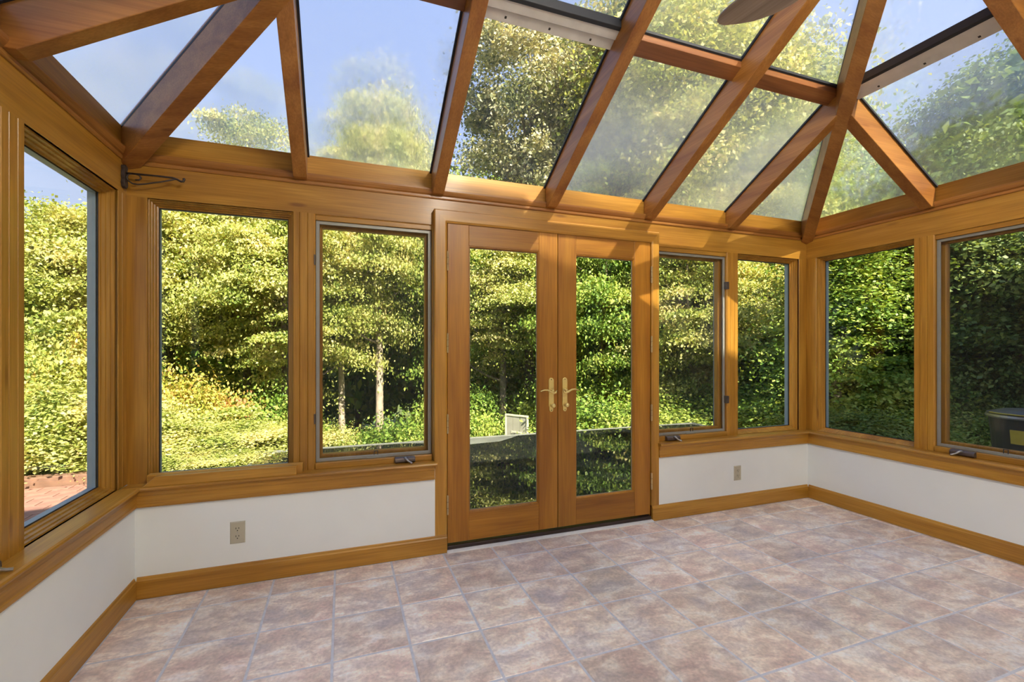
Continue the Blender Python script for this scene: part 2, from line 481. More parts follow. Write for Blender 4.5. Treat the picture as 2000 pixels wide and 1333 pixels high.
SILL_P = [(0.115, Z_SILL), (-0.016, Z_SILL), (-0.023, Z_SILL - 0.004), (-0.026, Z_SILL - 0.011), (-0.023, Z_SILL - 0.018), (-0.016, Z_SILL - 0.022), (0.115, Z_SILL - 0.022)]
APRON_P = [(0.012, 0.468), (-0.003, 0.468), (-0.004, 0.474), (-0.003, 0.482), (0.0, 0.485), (0.0, 0.523), (-0.004, 0.530), (-0.006, 0.542), (-0.010, 0.553), (0.012, 0.553)]
def sill(name, label, fn, s0, s1):
    t = struct(name, label)
    MB(fn).prism(SILL_P, s0, s1, 0).build('sill_board', honey(fn, 's'), t)
    MB(fn).prism(APRON_P, s0 + (0.006 if fn is f_back and s0 > 1 else (0 if fn is f_back else -0.026)), s1 - (0.012 if fn is f_back and s0 < 1 else 0), 0).build('apron', honey(fn, 's'), t)
    return t
sill('trim_1', 'honey wood sill and apron left of the doors', f_back, -0.06, D0 + 0.012)
sill('trim_2', 'honey wood sill and apron right of the doors', f_back, D1 - 0.012, W + 0.06)
sill('trim_3', 'honey wood sill and apron under the left windows', f_left, 0.026, S_END)
sill('trim_4', 'honey wood sill and apron under the right windows', f_right, 0.026, S_END)

# ------------------------------------------------------------------ posts and headers
def box_trim(name, label, fn, s0, s1, d0, d1, z0, z1, axis, bevel=0.003):
    o = MB(fn).box(s0, s1, d0, d1, z0, z1).build(name, honey(fn, axis), bevel=bevel)
    return tag(o, label, kind='structure')

O_FIX = (0.024, 0.72)
MULL = (0.72, 0.835)
O_CAS = (0.835, 1.53)
n_tr = 5
def trim_name():
    global n_tr
    s = 'trim_%d' % n_tr; n_tr += 1
    return s
def post(label, fn, s0, s1, z0=Z_SILL, z1=Z_HEAD, seams=(0.30, 0.68)):
    """flat post with shallow vertical seams, as the mullions have"""
    w = s1 - s0; g = 0.0025; e = 0.004
    pts = [(s0, 0.19), (s0, DE + 0.003), (s0 + 0.003, DE)]
    for q in seams:
        c = s0 + w * q
        pts += [(c - g, DE), (c, DE + e), (c + g, DE)]
    pts += [(s1 - 0.003, DE), (s1, DE + 0.003), (s1, 0.19)]
    o = MB(fn).prism(pts, z0, z1, 2).build(trim_name(), M_WZ)
    return tag(o, label, kind='structure')
post('honey wood mullion post between the two windows left of the doors', f_back, *MULL)
post('honey wood mullion post between the two windows right of the doors', f_back, W - MULL[1], W - MULL[0])
post('honey wood corner post board at the left end of the back wall', f_back, -0.19, O_FIX[0], seams=())
post('honey wood corner post board at the right end of the back wall', f_back, W - O_FIX[0], W + 0.19, seams=())
post('honey wood corner post board at the far end of the left wall', f_left, -DE, O_FIX[0], seams=(0.55,))
post('honey wood corner post board at the far end of the right wall', f_right, -DE, O_FIX[0], seams=())
side_runs = []
for fn, nm in ((f_left, 'left'), (f_right, 'right')):
    s = 0.0; k = 0
    cuts = [MULL, (1.53, 1.645), (2.341, 2.456), (3.151, 3.266), (3.962, 4.077)]
    for i, (a, b) in enumerate(cuts):
        post('honey wood mullion post on the %s wall, %s from the back corner' % (nm, ['first', 'second', 'third', 'fourth', 'fifth'][i]), fn, a, b)

def header(fn, s0, s1, side):
    t = struct(trim_name(), 'honey wood header beam with moulding above the %s windows' % side)
    ax = honey(fn, 's')
    MB(fn).box(s0, s1, DE, 0.20, Z_HEAD, 2.236).build('beam', ax, t)
    mold = [(0.07, 2.234), (0.058, 2.234), (0.054, 2.240), (0.054, 2.252), (0.060, 2.255), (0.050, 2.262), (0.041, 2.274), (0.038, 2.283), (0.038, 2.293), (0.07, 2.293)]
    MB(fn).prism(mold, s0 + (0.0 if fn is f_back else -DE + 0.038 + DE), s1, 0).build('moulding', M_RX if fn is f_back else M_RY, t)
    MB(fn).prism([(DE, 2.291), (DE, 2.405), (0.16, 2.347), (0.16, 2.291)], s0, s1, 0).build('plate', ax, t)
    MB(fn).box(s0, s1, 0.16, 0.20, 2.236, 2.32).build('fascia', M_BLUEAL, t)
    return t
header(f_back, -0.20, W + 0.20, 'back')
header(f_left, -DE, S_END, 'left')
header(f_right, -DE, S_END, 'right')

# ------------------------------------------------------------------ windows
STOP = [(-0.012, DE + 0.004), (0.0, DE + 0.004), (0.0, 0.078), (0.006, 0.080), (0.008, 0.092), (0.013, 0.094), (0.015, 0.108), (0.021, 0.111), (0.023, 0.124), (0.030, 0.127), (0.030, GL - 0.001), (-0.012, GL - 0.001)]
EXT = [(-0.012, GL + 0.009), (0.028, GL + 0.009), (0.028, GL + 0.042), (-0.012, GL + 0.058)]
n_win = 1
def win_root(label, fn, s0, s1):
    global n_win
    c = fn((s0 + s1) / 2, GL, Z_SILL)
    t = struct('window_%d' % n_win, label, c); n_win += 1
    return t
def fixed_window(fn, s0, s1, label):
    t = win_root(label, fn, s0, s1)
    MB(fn).frame(s0, s1, Z_SILL, Z_HEAD, STOP).build('stop_frame', honey(fn, 'z'), t)
    p = MB(fn).box(s0 + 0.02, s1 - 0.02, GL, GL + 0.008, Z_SILL + 0.02, Z_HEAD - 0.02).build('pane', M_GLASS, t)
    MB(fn).frame(s0 + 0.03, s1 - 0.03, Z_SILL + 0.03, Z_HEAD - 0.03, [(0, GL - 0.003), (0.005, GL - 0.003), (0.005, GL - 0.0002), (0, GL - 0.0002)]).build('gasket', M_GASKET, p)
    MB(fn).frame(s0, s1, Z_SILL, Z_HEAD, EXT).build('exterior_frame', M_BLUEAL, t)
    return t
def crank(fn, t, s, flip=1):
    """casement operator: a long cover on the rail with a folding crank"""
    z = Z_SILL + 0.034
    c = MB(fn).prism([(0.062, z - 0.030), (0.034, z - 0.030), (0.028, z - 0.022), (0.030, z - 0.006), (0.040, z + 0.004), (0.062, z + 0.006)], s - 0.062, s + 0.062, 0).build('operator', M_BRONZE, t, bevel=0.003)
    fx = lambda a, d, zz: (s + flip * a, d, zz)
    h = MB(lambda a, d, zz: fn(*fx(a, d, zz)))
    h.tube([(0.0, 0.042, z - 0.004), (0.002, 0.024, z - 0.001), (0.006, 0.016, z - 0.004), (0.016, 0.008, z - 0.016), (0.030, 0.002, z - 0.024), (0.036, -0.012, z - 0.026)], [0.008, 0.008, 0.0075, 0.006, 0.0055, 0.006], 8)
    h.build('crank', M_STEEL, c, smooth=True)
def casement(fn, s0, s1, label, hinge_at, crank_at, flip=1):
    t = win_root(label, fn, s0, s1)
    w = honey(fn, 'z')
    MB(fn).frame(s0, s1, Z_SILL, Z_HEAD, [(-0.012, DE + 0.004), (0.0, DE + 0.004), (0.004, 0.070), (0.004, 0.19), (-0.012, 0.19)]).build('frame', w, t)
    MB(fn).box(s0 + 0.004, s1 - 0.004, 0.058, 0.125, Z_SILL, Z_SILL + 0.036).build('bottom_rail', honey(fn, 's'), t, bevel=0.003)
    sc = MB(fn).frame(s0 + 0.006, s1 - 0.006, Z_SILL + 0.037, Z_HEAD - 0.034, [(0, 0.084), (0.020, 0.084), (0.020, 0.094), (0, 0.094)]).build('screen_frame', M_GREYAL, t, bevel=0.0015)
    MB(fn).box(s0 + 0.02, s1 - 0.02, 0.088, 0.0886, Z_SILL + 0.05, Z_HEAD - 0.05).build('insect_screen', M_SCREEN, sc)
    MB(fn).box(s0 + 0.004, s1 - 0.004, 0.072, 0.125, Z_HEAD - 0.034, Z_HEAD - 0.004).build('head_stop', honey(fn, 's'), t, bevel=0.003)
    MB(fn).frame(s0 + 0.005, s1 - 0.005, Z_SILL + 0.037, Z_HEAD - 0.03, [(0, 0.118), (0.030, 0.118), (0.036, 0.124), (0.036, 0.160), (0, 0.160)]).build('sash', w, t)
    p = MB(fn).box(s0 + 0.03, s1 - 0.03, 0.142, 0.150, Z_SILL + 0.06, Z_HEAD - 0.055).build('pane', M_GLASS, t)
    MB(fn).frame(s0, s1, Z_SILL, Z_HEAD, [(-0.012, 0.161), (0.026, 0.161), (0.026, 0.185), (-0.012, 0.20)]).build('exterior_frame', M_BLUEAL, t)
    # pull tab and clip at the foot of the screen
    m = (s0 + s1) / 2
    MB(fn).box(m - 0.012, m - 0.009, 0.079, 0.084, Z_SILL + 0.055, Z_SILL + 0.078).box(m + 0.009, m + 0.012, 0.079, 0.084, Z_SILL + 0.055, Z_SILL + 0.078).box(m - 0.012, m + 0.012, 0.079, 0.084, Z_SILL + 0.078, Z_SILL + 0.082).build('screen_pull', M_GASKET, sc)
    MB(fn).box(m - 0.055, m + 0.055, 0.078, 0.084, Z_SILL + 0.037, Z_SILL + 0.045).build('clip', M_GREYAL, sc)
    for z in (0.84, 1.77):
        hs = s0 if hinge_at == 0 else s1
        q = 1 if hinge_at == 0 else -1
        a, b = sorted((hs - q * (0.012 if hinge_at else 0.003), hs + q * (0.014 if hinge_at else 0.004)))
        MB(fn).box(a, b, 0.056, 0.086, z, z + 0.06).build('lock_lever', M_BRONZE, t, bevel=0.002)
    crank(fn, t, crank_at, flip)
    return t

fixed_window(f_back, *O_FIX, 'fixed wood-framed window at the left end of the back wall')
casement(f_back, *O_CAS, 'screened casement window just left of the doors', 0, 1.353, 1)
casement(f_back, W - O_CAS[1], W - O_CAS[0], 'screened casement window just right of the doors', 1, 3.385, 1)
fixed_window(f_back, W - O_FIX[1], W - O_FIX[0], 'fixed wood-framed window at the right end of the back wall')
for fn, nm in ((f_left, 'left'), (f_right, 'right')):
    fixed_window(fn, *O_FIX, 'fixed window of the %s wall next to the back corner' % nm)
    casement(fn, *O_CAS, 'screened casement window, second from the corner on the %s wall' % nm, 1, 0.955 if nm == 'left' else 0.995, -1)
    fixed_window(fn, 1.645, 2.341, 'fixed window of the %s wall, third from the back corner' % nm)
    casement(fn, 2.456, 3.151, 'screened casement window, fourth from the corner on the %s wall' % nm, 0, 2.8, 1)
    fixed_window(fn, 3.266, 3.962, 'fixed window of the %s wall, fifth from the back corner' % nm)
    o = MB(fn).box(4.077, S_END, DE, 0.20, Z_SILL, Z_HEAD).build(trim_name(), M_WZ)
    tag(o, 'wide honey wood end board where the %s wall meets the house' % nm, kind='structure')

# ------------------------------------------------------------------ doors
ZT = 2.088
cas = struct(trim_name(), 'mitred honey wood casing around the double doors')
cw = JL - D0
CP = [(0, 0.066), (0, 0.013), (0.006, 0.008), (cw - 0.012, 0.008), (cw - 0.006, 0.011), (cw, 0.015), (cw, 0.066)]
ztop = 2.157
# left leg, right leg, head - mitred
L0 = [(D0 + i, d, 0.112) for i, d in CP]; L1 = [(D0 + i, d, ztop - i) for i, d in CP]
MB().loft(L0, L1).build('casing_leg', M_WZ, cas)
qr = (D1 - JR) / cw
R0 = [(D1 - i * qr, d, 0.112) for i, d in CP]; R1 = [(D1 - i * qr, d, ztop - i) for i, d in CP]
MB().loft(R0, R1).build('casing_leg', M_WZ, cas)
MB().loft(L1, R1).build('casing_head', M_WX, cas)
MB().box(JL - 0.02, JL, 0.04, 0.19, 0.0, ZT + 0.008).box(JR, JR + 0.02, 0.04, 0.19, 0.0, ZT + 0.008).box(JL, JR, 0.045, 0.19, ZT + 0.005, ZT + 0.02).build('jamb', M_DZ, cas)
MB().box(D0 + .02, JL - 0.0, 0.066, 0.19, 0, Z_HEAD).build('stud', M_WZ, cas)
MB().box(JR + 0.0, D1 - .02, 0.066, 0.19, 0, Z_HEAD).build('stud', M_WZ, cas)
thr = struct(trim_name(), 'dark threshold with a white caulk strip under the double doors')
MB().box(JL, JR, 0.012, 0.19, -0.01, 0.034).build('threshold', M_THRESH, thr, bevel=0.004)
MB().prism([(-0.016, -0.003), (-0.014, 0.004), (0.0, 0.010), (0.013, 0.011), (0.013, -0.003)], JL - 0.004, JR + 0.004, 0).build('caulk_strip', M_CAULK, thr)

def door_fn(x, y, z): return (x, y - 0.016, z)
def door(name, label, x0, x1, hinge_left):
    t = struct(name, label, ((x0 + x1) / 2, 0.05, 0.04))
    z0, z1 = 0.048, ZT - 0.004
    f0, f1 = 0.038, 0.083
    sw = 0.140
    gz0, gz1 = 0.228, 1.944
    for a, b in ((x0, x0 + sw), (x1 - sw, x1)):
        MB(door_fn).box(a, b, f0, f1, z0, z1).build('stile', M_DZ, t, bevel=0.0025)
    MB(door_fn).box(x0 + sw, x1 - sw, f0 + 0.0005, f1, gz1, z1).build('rail', M_DX, t, bevel=0.0025)
    MB(door_fn).box(x0 + sw, x1 - sw, f0 + 0.0005, f1, z0, gz0).build('rail', M_DX, t, bevel=0.0025)
    MB(door_fn).frame(x0 + sw, x1 - sw, gz0, gz1, [(-0.002, f0 + 0.004), (0.004, f0 + 0.004), (0.010, f0 + 0.014), (0.010, f0 + 0.02), (-0.002, f0 + 0.02)]).build('glazing_bead', M_DZ, t)
    p = MB(door_fn).box(x0 + sw - 0.002, x1 - sw + 0.002, 0.060, 0.068, gz0 - 0.002, gz1 + 0.002).build('pane', M_GLASS, t)
    MB(door_fn).frame(x0 + sw, x1 - sw, gz0, gz1, [(-0.002, 0.0585), (0.013, 0.0585), (0.013, 0.0599), (-0.002, 0.0599)]).build('glazing_gasket', M_GREYAL, p)
    hx = x0 - 0.002 if hinge_left else x1 + 0.002
    for zc in (1.835, 1.317, 0.806, 0.295):
        h = MB(door_fn).lathe((hx, 0.026, zc - 0.058), (0, 0, 1), [(0.004, -0.004), (0.0065, 0.0), (0.0065, 0.116), (0.004, 0.120)], 12)
        h.box(hx - 0.0012, hx + 0.0012, 0.026, 0.06, zc - 0.055, zc + 0.055)
        hg = h.build('hinge', M_HINGE, t)
        for q in (-0.02, 0.02):
            MB(door_fn).lathe((hx, 0.026, zc + q - 0.0008), (0, 0, 1), [(0.0069, 0), (0.0069, 0.0016)], 12).build('knuckle_ring', M_SLOT, hg)
    # handle set
    px = x1 - 0.050 if hinge_left else x0 + 0.050
    q = -1 if hinge_left else 1
    hz0, hz1 = 0.848, 1.083
    out = []
    for k in range(13):
        a = math.pi * k / 12
        out.append((px + 0.019 * math.cos(a), hz1 - 0.018 + 0.018 * math.sin(a)))
    out += [(px - 0.019, hz0 + 0.045), (px - 0.015, hz0 + 0.035)]
    for k in range(13):
        a = math.pi + math.pi * k / 12
        out.append((px + 0.015 * math.cos(a), hz0 + 0.018 + 0.018 * math.sin(a)))
    out += [(px + 0.015, hz0 + 0.035), (px + 0.019, hz0 + 0.045)]
    hd = MB(door_fn).prism([(a, z) for a, z in out], 0.031, 0.0385, 1).build('handle', M_BRASS, t, bevel=0.002)
    MB(door_fn).lathe((px, 0.032, 0.995), (0, -1, 0), [(0.015, 0), (0.015, 0.004), (0.010, 0.008), (0.008, 0.02), (0.011, 0.026), (0.009, 0.032)], 16).build('rosette', M_BRASS, hd, smooth=True)
    lv = [(-0.020, -0.001), (-0.026, 0.006), (-0.020, -0.010), (-0.004, -0.013), (0.014, -0.006), (0.040, 0.008), (0.066, 0.009), (0.094, 0.001)]
    MB(door_fn).tube([(px + q * a, 0.004, 0.993 + b) for a, b in lv], [0.004, 0.0055, 0.007, 0.008, 0.0075, 0.006, 0.005, 0.004], 10).build('lever', M_BRASS, hd, smooth=True)
    MB(door_fn).lathe((px, 0.032, 0.895), (0, -1, 0), [(0.013, 0), (0.013, 0.005), (0.007, 0.010), (0.007, 0.020), (0.014, 0.026), (0.016, 0.034), (0.012, 0.042), (0.004, 0.044)], 16).build('thumb_turn', M_BRASS, hd, smooth=True)
    for z in (hz1 - 0.012, hz0 + 0.012):
        MB(door_fn).lathe((px, 0.0312, z), (0, -1, 0), [(0.0035, 0), (0.0035, 0.001)], 10).build('screw', M_SLOT, hd)
    return t
XM = 2.3915
door('door_1', 'left leaf of the glazed wooden double door with brass lever', JL + 0.005, XM - 0.002, True)
door('door_2', 'right leaf of the glazed wooden double door with brass lever', XM + 0.002, JR - 0.003, False)

# ------------------------------------------------------------------ roof
SL = 0.6
def zb(t): return 2.27 + SL * t         # underside of rafters at distance t inside the wall face
def zg(t): return 2.445 + SL * t        # underside of the glass
HALF = W / 2
RIDGE = -HALF
roof = struct('ceiling', 'glazed hipped roof of wooden rafters and clouded glass panes')
RW = 0.036
def rafter(fn, s, t_end, mat):
    poly = [(-(-0.02), zb(-0.02)), (DE - 0.002, zb(-0.02)), (DE - 0.002, zg(-DE) - 0.006), (-t_end, zg(t_end) - 0.004), (-t_end, zb(t_end))]
    return MB(fn).prism(poly, s - RW, s + RW, 0).build('rafter', mat, roof, bevel=0.003)
RB = [0.761, 1.557, 2.351, 3.168, 3.963]
for x in RB:
    t = min(x, W - x) - 0.02
    rafter(f_back, x, t, M_RY)
RS = [0.81, 1.585, 2.37, 3.155, 3.94]
for fn in (f_left, f_right):
    for s in RS:
        rafter(fn, s, min(s, HALF) - 0.02, M_RX)
# hips
for sgn, x0 in ((1, 0.0), (-1, W)):
    hw = 0.030
    def P(t, z, e): return (x0 + sgn * (t + e), -t + e, z)
    A = []; B = []
    pts = [(-0.012, 2.24 + .62 * -0.012), (-0.062, 2.205), (-0.062, zg(-0.062) - 0.004), (HALF, zg(HALF) - 0.004), (HALF, 2.24 + .62 * HALF)]
    mb = MB().loft([P(t, z, -hw) for t, z in pts], [P(t, z, hw) for t, z in pts])
    o = mb.build('hip_rafter', M_RX, roof, bevel=0.003)
# ridge and its boss
MB().box(HALF - 0.04, HALF + 0.04, HOUSE_Y, RIDGE + 0.03, zb(HALF) - 0.03, zg(HALF)).build('ridge_beam', M_RY, roof, bevel=0.004)

def clip(poly, a, b, c):
    """keep a*x+b*y<=c"""
    out = []
    for i in range(len(poly)):
        p, q = poly[i], poly[(i + 1) % len(poly)]
        fp, fq = a * p[0] + b * p[1] - c, a * q[0] + b * q[1] - c
        if fp <= 1e-9: out.append(p)
        if (fp < -1e-9 and fq > 1e-9) or (fp > 1e-9 and fq < -1e-9):
            u = fp / (fp - fq); out.append((p[0] + u * (q[0] - p[0]), p[1] + u * (q[1] - p[1])))
    return out
def inset(poly, ds):
    n = len(poly); L = []
    area = sum(poly[i][0] * poly[(i + 1) % n][1] - poly[(i + 1) % n][0] * poly[i][1] for i in range(n))
    sg = 1 if area > 0 else -1
    for i in range(n):
        p, q = poly[i], poly[(i + 1) % n]
        dx, dy = q[0] - p[0], q[1] - p[1]; l = math.hypot(dx, dy)
        nx, ny = -dy / l * sg, dx / l * sg
        L.append((nx, ny, nx * p[0] + ny * p[1] + ds[i]))
    out = []
    for i in range(n):
        a1, b1, c1 = L[i - 1]; a2, b2, c2 = L[i]
        D = a1 * b2 - a2 * b1
        out.append(((c1 * b2 - c2 * b1) / D, (a1 * c2 - a2 * c1) / D))
    return out
TP = 0.775    # purlin line
def pane(fn, poly, mat, closed=True):
    if len(poly) < 3: return
    lo = [(s, -t, zg(t)) for s, t in poly]; hi = [(s, -t, zg(t) + 0.008) for s, t in poly]
    o = MB(fn).loft(lo, hi).build('roof_pane', mat, roof)
    if not closed: return o
    n = len(poly)
    ds = []
    for i in range(n):
        p, q = poly[i], poly[(i + 1) % n]
        if abs(p[1] - q[1]) < 1e-6 and p[1] < 0: ds.append(-1)
        else: ds.append(0.034 if abs(p[0] - q[0]) < 1e-6 else (0.030 if abs(p[1] - q[1]) > 1e-6 else 0.030))
    try:
        a = inset(poly, [max(d, 0.0) for d in ds]); b = inset(poly, [d + 0.013 if d >= 0 else 0 for d in ds])
    except ZeroDivisionError:
        return o
    g = MB(fn)
    for i in range(n):
        if ds[i] < 0: continue
        j = (i + 1) % n
        ring = [a[i], a[j], b[j], b[i]]
        g.loft([(s, -t, zg(t) - 0.014) for s, t in ring], [(s, -t, zg(t) - 0.0005) for s, t in ring])
    g.build('gasket', M_GASKET, o)
    return o
def purlin(fn, s0, s1, metal=False, tp=TP):
    def bar(t0, t1, drop, nm, mat, par, a=s0, b=s1):
        poly = [(-t0, zg(t0) - drop), (-t1, zg(t1) - drop), (-t1, zg(t1) - 0.001), (-t0, zg(t0) - 0.001)]
        return MB(fn).prism(poly, a, b, 0).build(nm, mat, par, bevel=0.002)
    if not metal:
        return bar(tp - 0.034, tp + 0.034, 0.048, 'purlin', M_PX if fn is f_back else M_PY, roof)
    o = bar(tp - 0.045, tp - 0.003, 0.034, 'vent_bar', M_LIGHTAL, roof)
    bar(tp + 0.002, tp + 0.040, 0.042, 'vent_rail', M_LIGHTAL, o)
    bar(tp + 0.041, tp + 0.058, 0.046, 'seal', M_GASKET, o)
    for q in (0.18, 0.5, 0.82):
        s = s0 + (s1 - s0) * q
        bar(tp - 0.030, tp - 0.020, 0.0352, 'screw', M_SLOT, o, s - 0.006, s + 0.006)
edges_b = [-0.12] + RB + [W + 0.12]
fogs = {0: M_FOG_L, 1: M_FOG, 2: M_FOG_C, 3: M_FOG, 4: M_FOG, 5: M_FOG}
for i in range(6):
    a, b = edges_b[i], edges_b[i + 1]
    for k, (t0, t1) in enumerate(((-0.12, TP), (TP, HALF))):
        poly = [(a, t0), (b, t0), (b, t1), (a, t1)]
        poly = clip(poly, -1, 1, 0.0); poly = clip(poly, 1, 1, W)
        m = fogs[i]
        if i == 2 and k == 1: m = M_FOG_L
        pane(f_back, poly, m)
hw = 0.045
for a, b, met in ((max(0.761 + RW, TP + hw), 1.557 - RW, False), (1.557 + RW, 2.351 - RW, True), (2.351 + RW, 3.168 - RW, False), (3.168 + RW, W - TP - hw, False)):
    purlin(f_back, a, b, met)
edges_s = [-0.12] + RS + [S_END]
for fn in (f_left, f_right):
    for i in range(6):
        a, b = edges_s[i], edges_s[i + 1]
        for k, (t0, t1) in enumerate(((-0.12, TP), (TP, HALF))):
            poly = clip([(a, t0), (b, t0), (b, t1), (a, t1)], -1, 1, 0.0)
            pane(fn, poly, M_FOG_L if fn is f_left else M_FOG_R)
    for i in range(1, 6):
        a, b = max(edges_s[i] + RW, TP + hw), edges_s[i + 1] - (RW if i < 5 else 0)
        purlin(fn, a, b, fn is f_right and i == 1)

# ------------------------------------------------------------------ house behind the camera
hx0, hx1 = -0.9, 6.9
HS = 3.36                      # unseen roofline drops here to the right, shaped for its shadow edge indoors
prof_h = [(hx0, 6.55), (1.2, 6.80), (HS, 6.62), (HS, 6.22), (hx1, 4.90)]
o = MB().prism([(hx0, -3.0)] + [(hx1, -3.0)] + prof_h[::-1], HOUSE_Y - 5.0, HOUSE_Y, 1).build('wall_front', M_SIDING)
tag(o, 'pale wall of the house the glazed room is built against', kind='structure')
rf = struct('house_roof', 'shingled roofs of the house behind the room')
for seg in (prof_h[:3], prof_h[3:]):
    MB().prism(seg + [(x, z + 0.12) for x, z in seg[::-1]], HOUSE_Y - 5.2, HOUSE_Y + 0.25, 1).build('roof_slope', M_SHINGLE, rf)
wing = struct('shade_wing', 'added unseen wing right of the glazed room, shading the trees there')
MB().box(hx1 + 0.01, 17.0, HOUSE_Y - 6, HOUSE_Y, -3.0, 8.0).build('shade_wing_wall', M_SIDING, wing)  # unseen block added to keep sun off the right-hand trees
MB().prism([(HOUSE_Y + .3, 8.0), (HOUSE_Y - 3, 9.8), (HOUSE_Y - 6.3, 8.0)], hx1, 17.2, 0).build('shade_wing_roof', M_SHINGLE, wing)

#__REST__
# ------------------------------------------------------------------ ground, deck, water
def smooth(a, b, x):
    t = max(0.0, min(1.0, (x - a) / (b - a))); return t * t * (3 - 2 * t)
def gz(x, y):
    z = -0.28
    z -= (2.4 * smooth(4.2, 8, y) + 2.0 * smooth(8, 24, y)) * smooth(-6, 0, x)
    z -= 1.3 * smooth(5, 16, y) * smooth(1, -6, x)
    z -= 1.0 * smooth(7.6, 13, x) * smooth(8, 2, y)
    return z
M_GRASS = plain('lawn_and_leaf_litter', (0.12, 0.15, 0.035), 0.9, var=0.5, scale=3.0, bump=0.4)
def grid_ground():
    x = np.concatenate([np.linspace(-70, -12, 12), np.linspace(-10, 22, 41), np.linspace(25, 80, 12)])
    y = np.concatenate([np.linspace(-60, -8, 10), np.linspace(-6, 30, 46), np.linspace(33, 90, 12)])
    vs = [(float(a), float(b), gz(a, b)) for b in y for a in x]
    n = len(x)
    fs = [(j * n + i, j * n + i + 1, (j + 1) * n + i + 1, (j + 1) * n + i) for j in range(len(y) - 1) for i in range(n - 1)]
    return vs, fs
vs, fs = grid_ground()
# a hole is not needed: the ground lies under the room
o = MB().add(vs, fs).build('ground', M_GRASS, smooth=True)
tag(o, 'sloping lawn and leaf litter under the trees outside', kind='structure')
M_DECK = plain('grey_green_membrane', (0.12, 0.125, 0.10), 0.6, var=0.25, scale=2.5, bump=0.15)
M_EDGE = plain('deck_edge_metal', (0.22, 0.23, 0.19), 0.45, 0.2)
DZ = -0.15
dk = struct('deck', 'flat rain-wet terrace roof outside the doors')
MB().box(-0.12, 7.42, 0.20, 4.20, DZ - 0.30, DZ).box(W + 0.2, 7.42, HOUSE_Y, 0.1999, DZ - 0.30, DZ).build('membrane', M_DECK, dk)
MB().box(-0.14, 7.44, 4.20, 4.23, DZ - 0.32, DZ + 0.012).box(7.42, 7.45, HOUSE_Y, 4.23, DZ - 0.32, DZ + 0.012).build('metal_edge', M_EDGE, dk)
def water_mat():
    m, nt, out = newmat('standing_water')
    b = principled(nt, out, 0.015, 0, (0.012, 0.014, 0.012))
    b.inputs['IOR'].default_value = 2.1
    tc = N(nt, 'ShaderNodeTexCoord'); nz = N(nt, 'ShaderNodeTexNoise'); nz.inputs['Scale'].default_value = 3.0; nz.inputs['Detail'].default_value = 2
    nt.links.new(tc.outputs['Object'], nz.inputs['Vector'])
    bp = N(nt, 'ShaderNodeBump'); bp.inputs['Strength'].default_value = 0.04; bp.inputs['Distance'].default_value = 0.02
    nt.links.new(nz.outputs['Fac'], bp.inputs['Height']); nt.links.new(bp.outputs[0], b.inputs['Normal'])
    return m
rw = random.Random(3)
wp = []
def jit(a): return a + rw.uniform(-0.03, 0.03)
for i in range(30): wp.append((-0.05 + 7.3 * i / 29, jit(0.95 + 0.10 * math.sin(i * 0.9))))
for i in range(8): wp.append((jit(7.36), 1.1 + 3.0 * i / 7))
for x, y in ((6.8, 4.17), (5.5, 4.18), (4.4, 4.17), (3.75, 4.15), (3.55, 3.98), (3.3, 3.80), (2.8, 3.74), (2.5, 3.78), (2.3, 4.0), (1.9, 4.13), (0.6, 4.15)): wp.append((x, y))
for i in range(8): wp.append((jit(-0.07), 4.05 - 2.9 * i / 7))
o = MB().prism(wp, DZ + 0.0005, DZ + 0.004, 2).build('standing_water', water_mat())
tag(o, 'shallow rain water mirroring the trees on the terrace roof', 'water', kind='stuff')
# brick patio on the left
M_BRICK = plain('reddish_paver', (0.33, 0.165, 0.12), 0.8, var=0.25, scale=9, bump=0.3)
M_SAND = plain('sandy_joint', (0.30, 0.24, 0.18), 0.9)
pt = MB().box(-5.6, -1.15, -3.0, 3.50, gz(-3, 0) + 0.0, gz(-3, 0) + 0.03).build('patio', M_SAND)
tag(pt, 'red brick patio outside the left windows', kind='structure')
pz = gz(-3, 0) + 0.03
bm_me = None
for j in range(14):
    for i in range(13):
        x = -3.7 + i * 0.27 + (0.135 if j % 2 else 0); y = 1.58 + j * 0.142
        if x > -1.28: continue
        if bm_me is None:
            b0 = MB().box(-0.13, 0.13, -0.0655, 0.0655, 0.0, 0.022).build('paver', M_BRICK, pt, origin=(0, 0, 0)); bm_me = b0.data; bo = b0
        else:
            bo = bpy.data.objects.new('paver', bm_me); COL.objects.link(bo); bo.parent = pt
        bo.location = (x, y, pz)
o = MB().box(-5.6, -1.15, 3.51, 3.66, gz(-3, 1) - 0.1, gz(-3, 1) + 0.16).build('patio_edging', plain('brown_edging_timber', (0.20, 0.11, 0.07), 0.8, var=0.2, scale=8), None, bevel=0.01)
tag(o, 'brown timber edging between the brick patio and the hedge', 'edging')

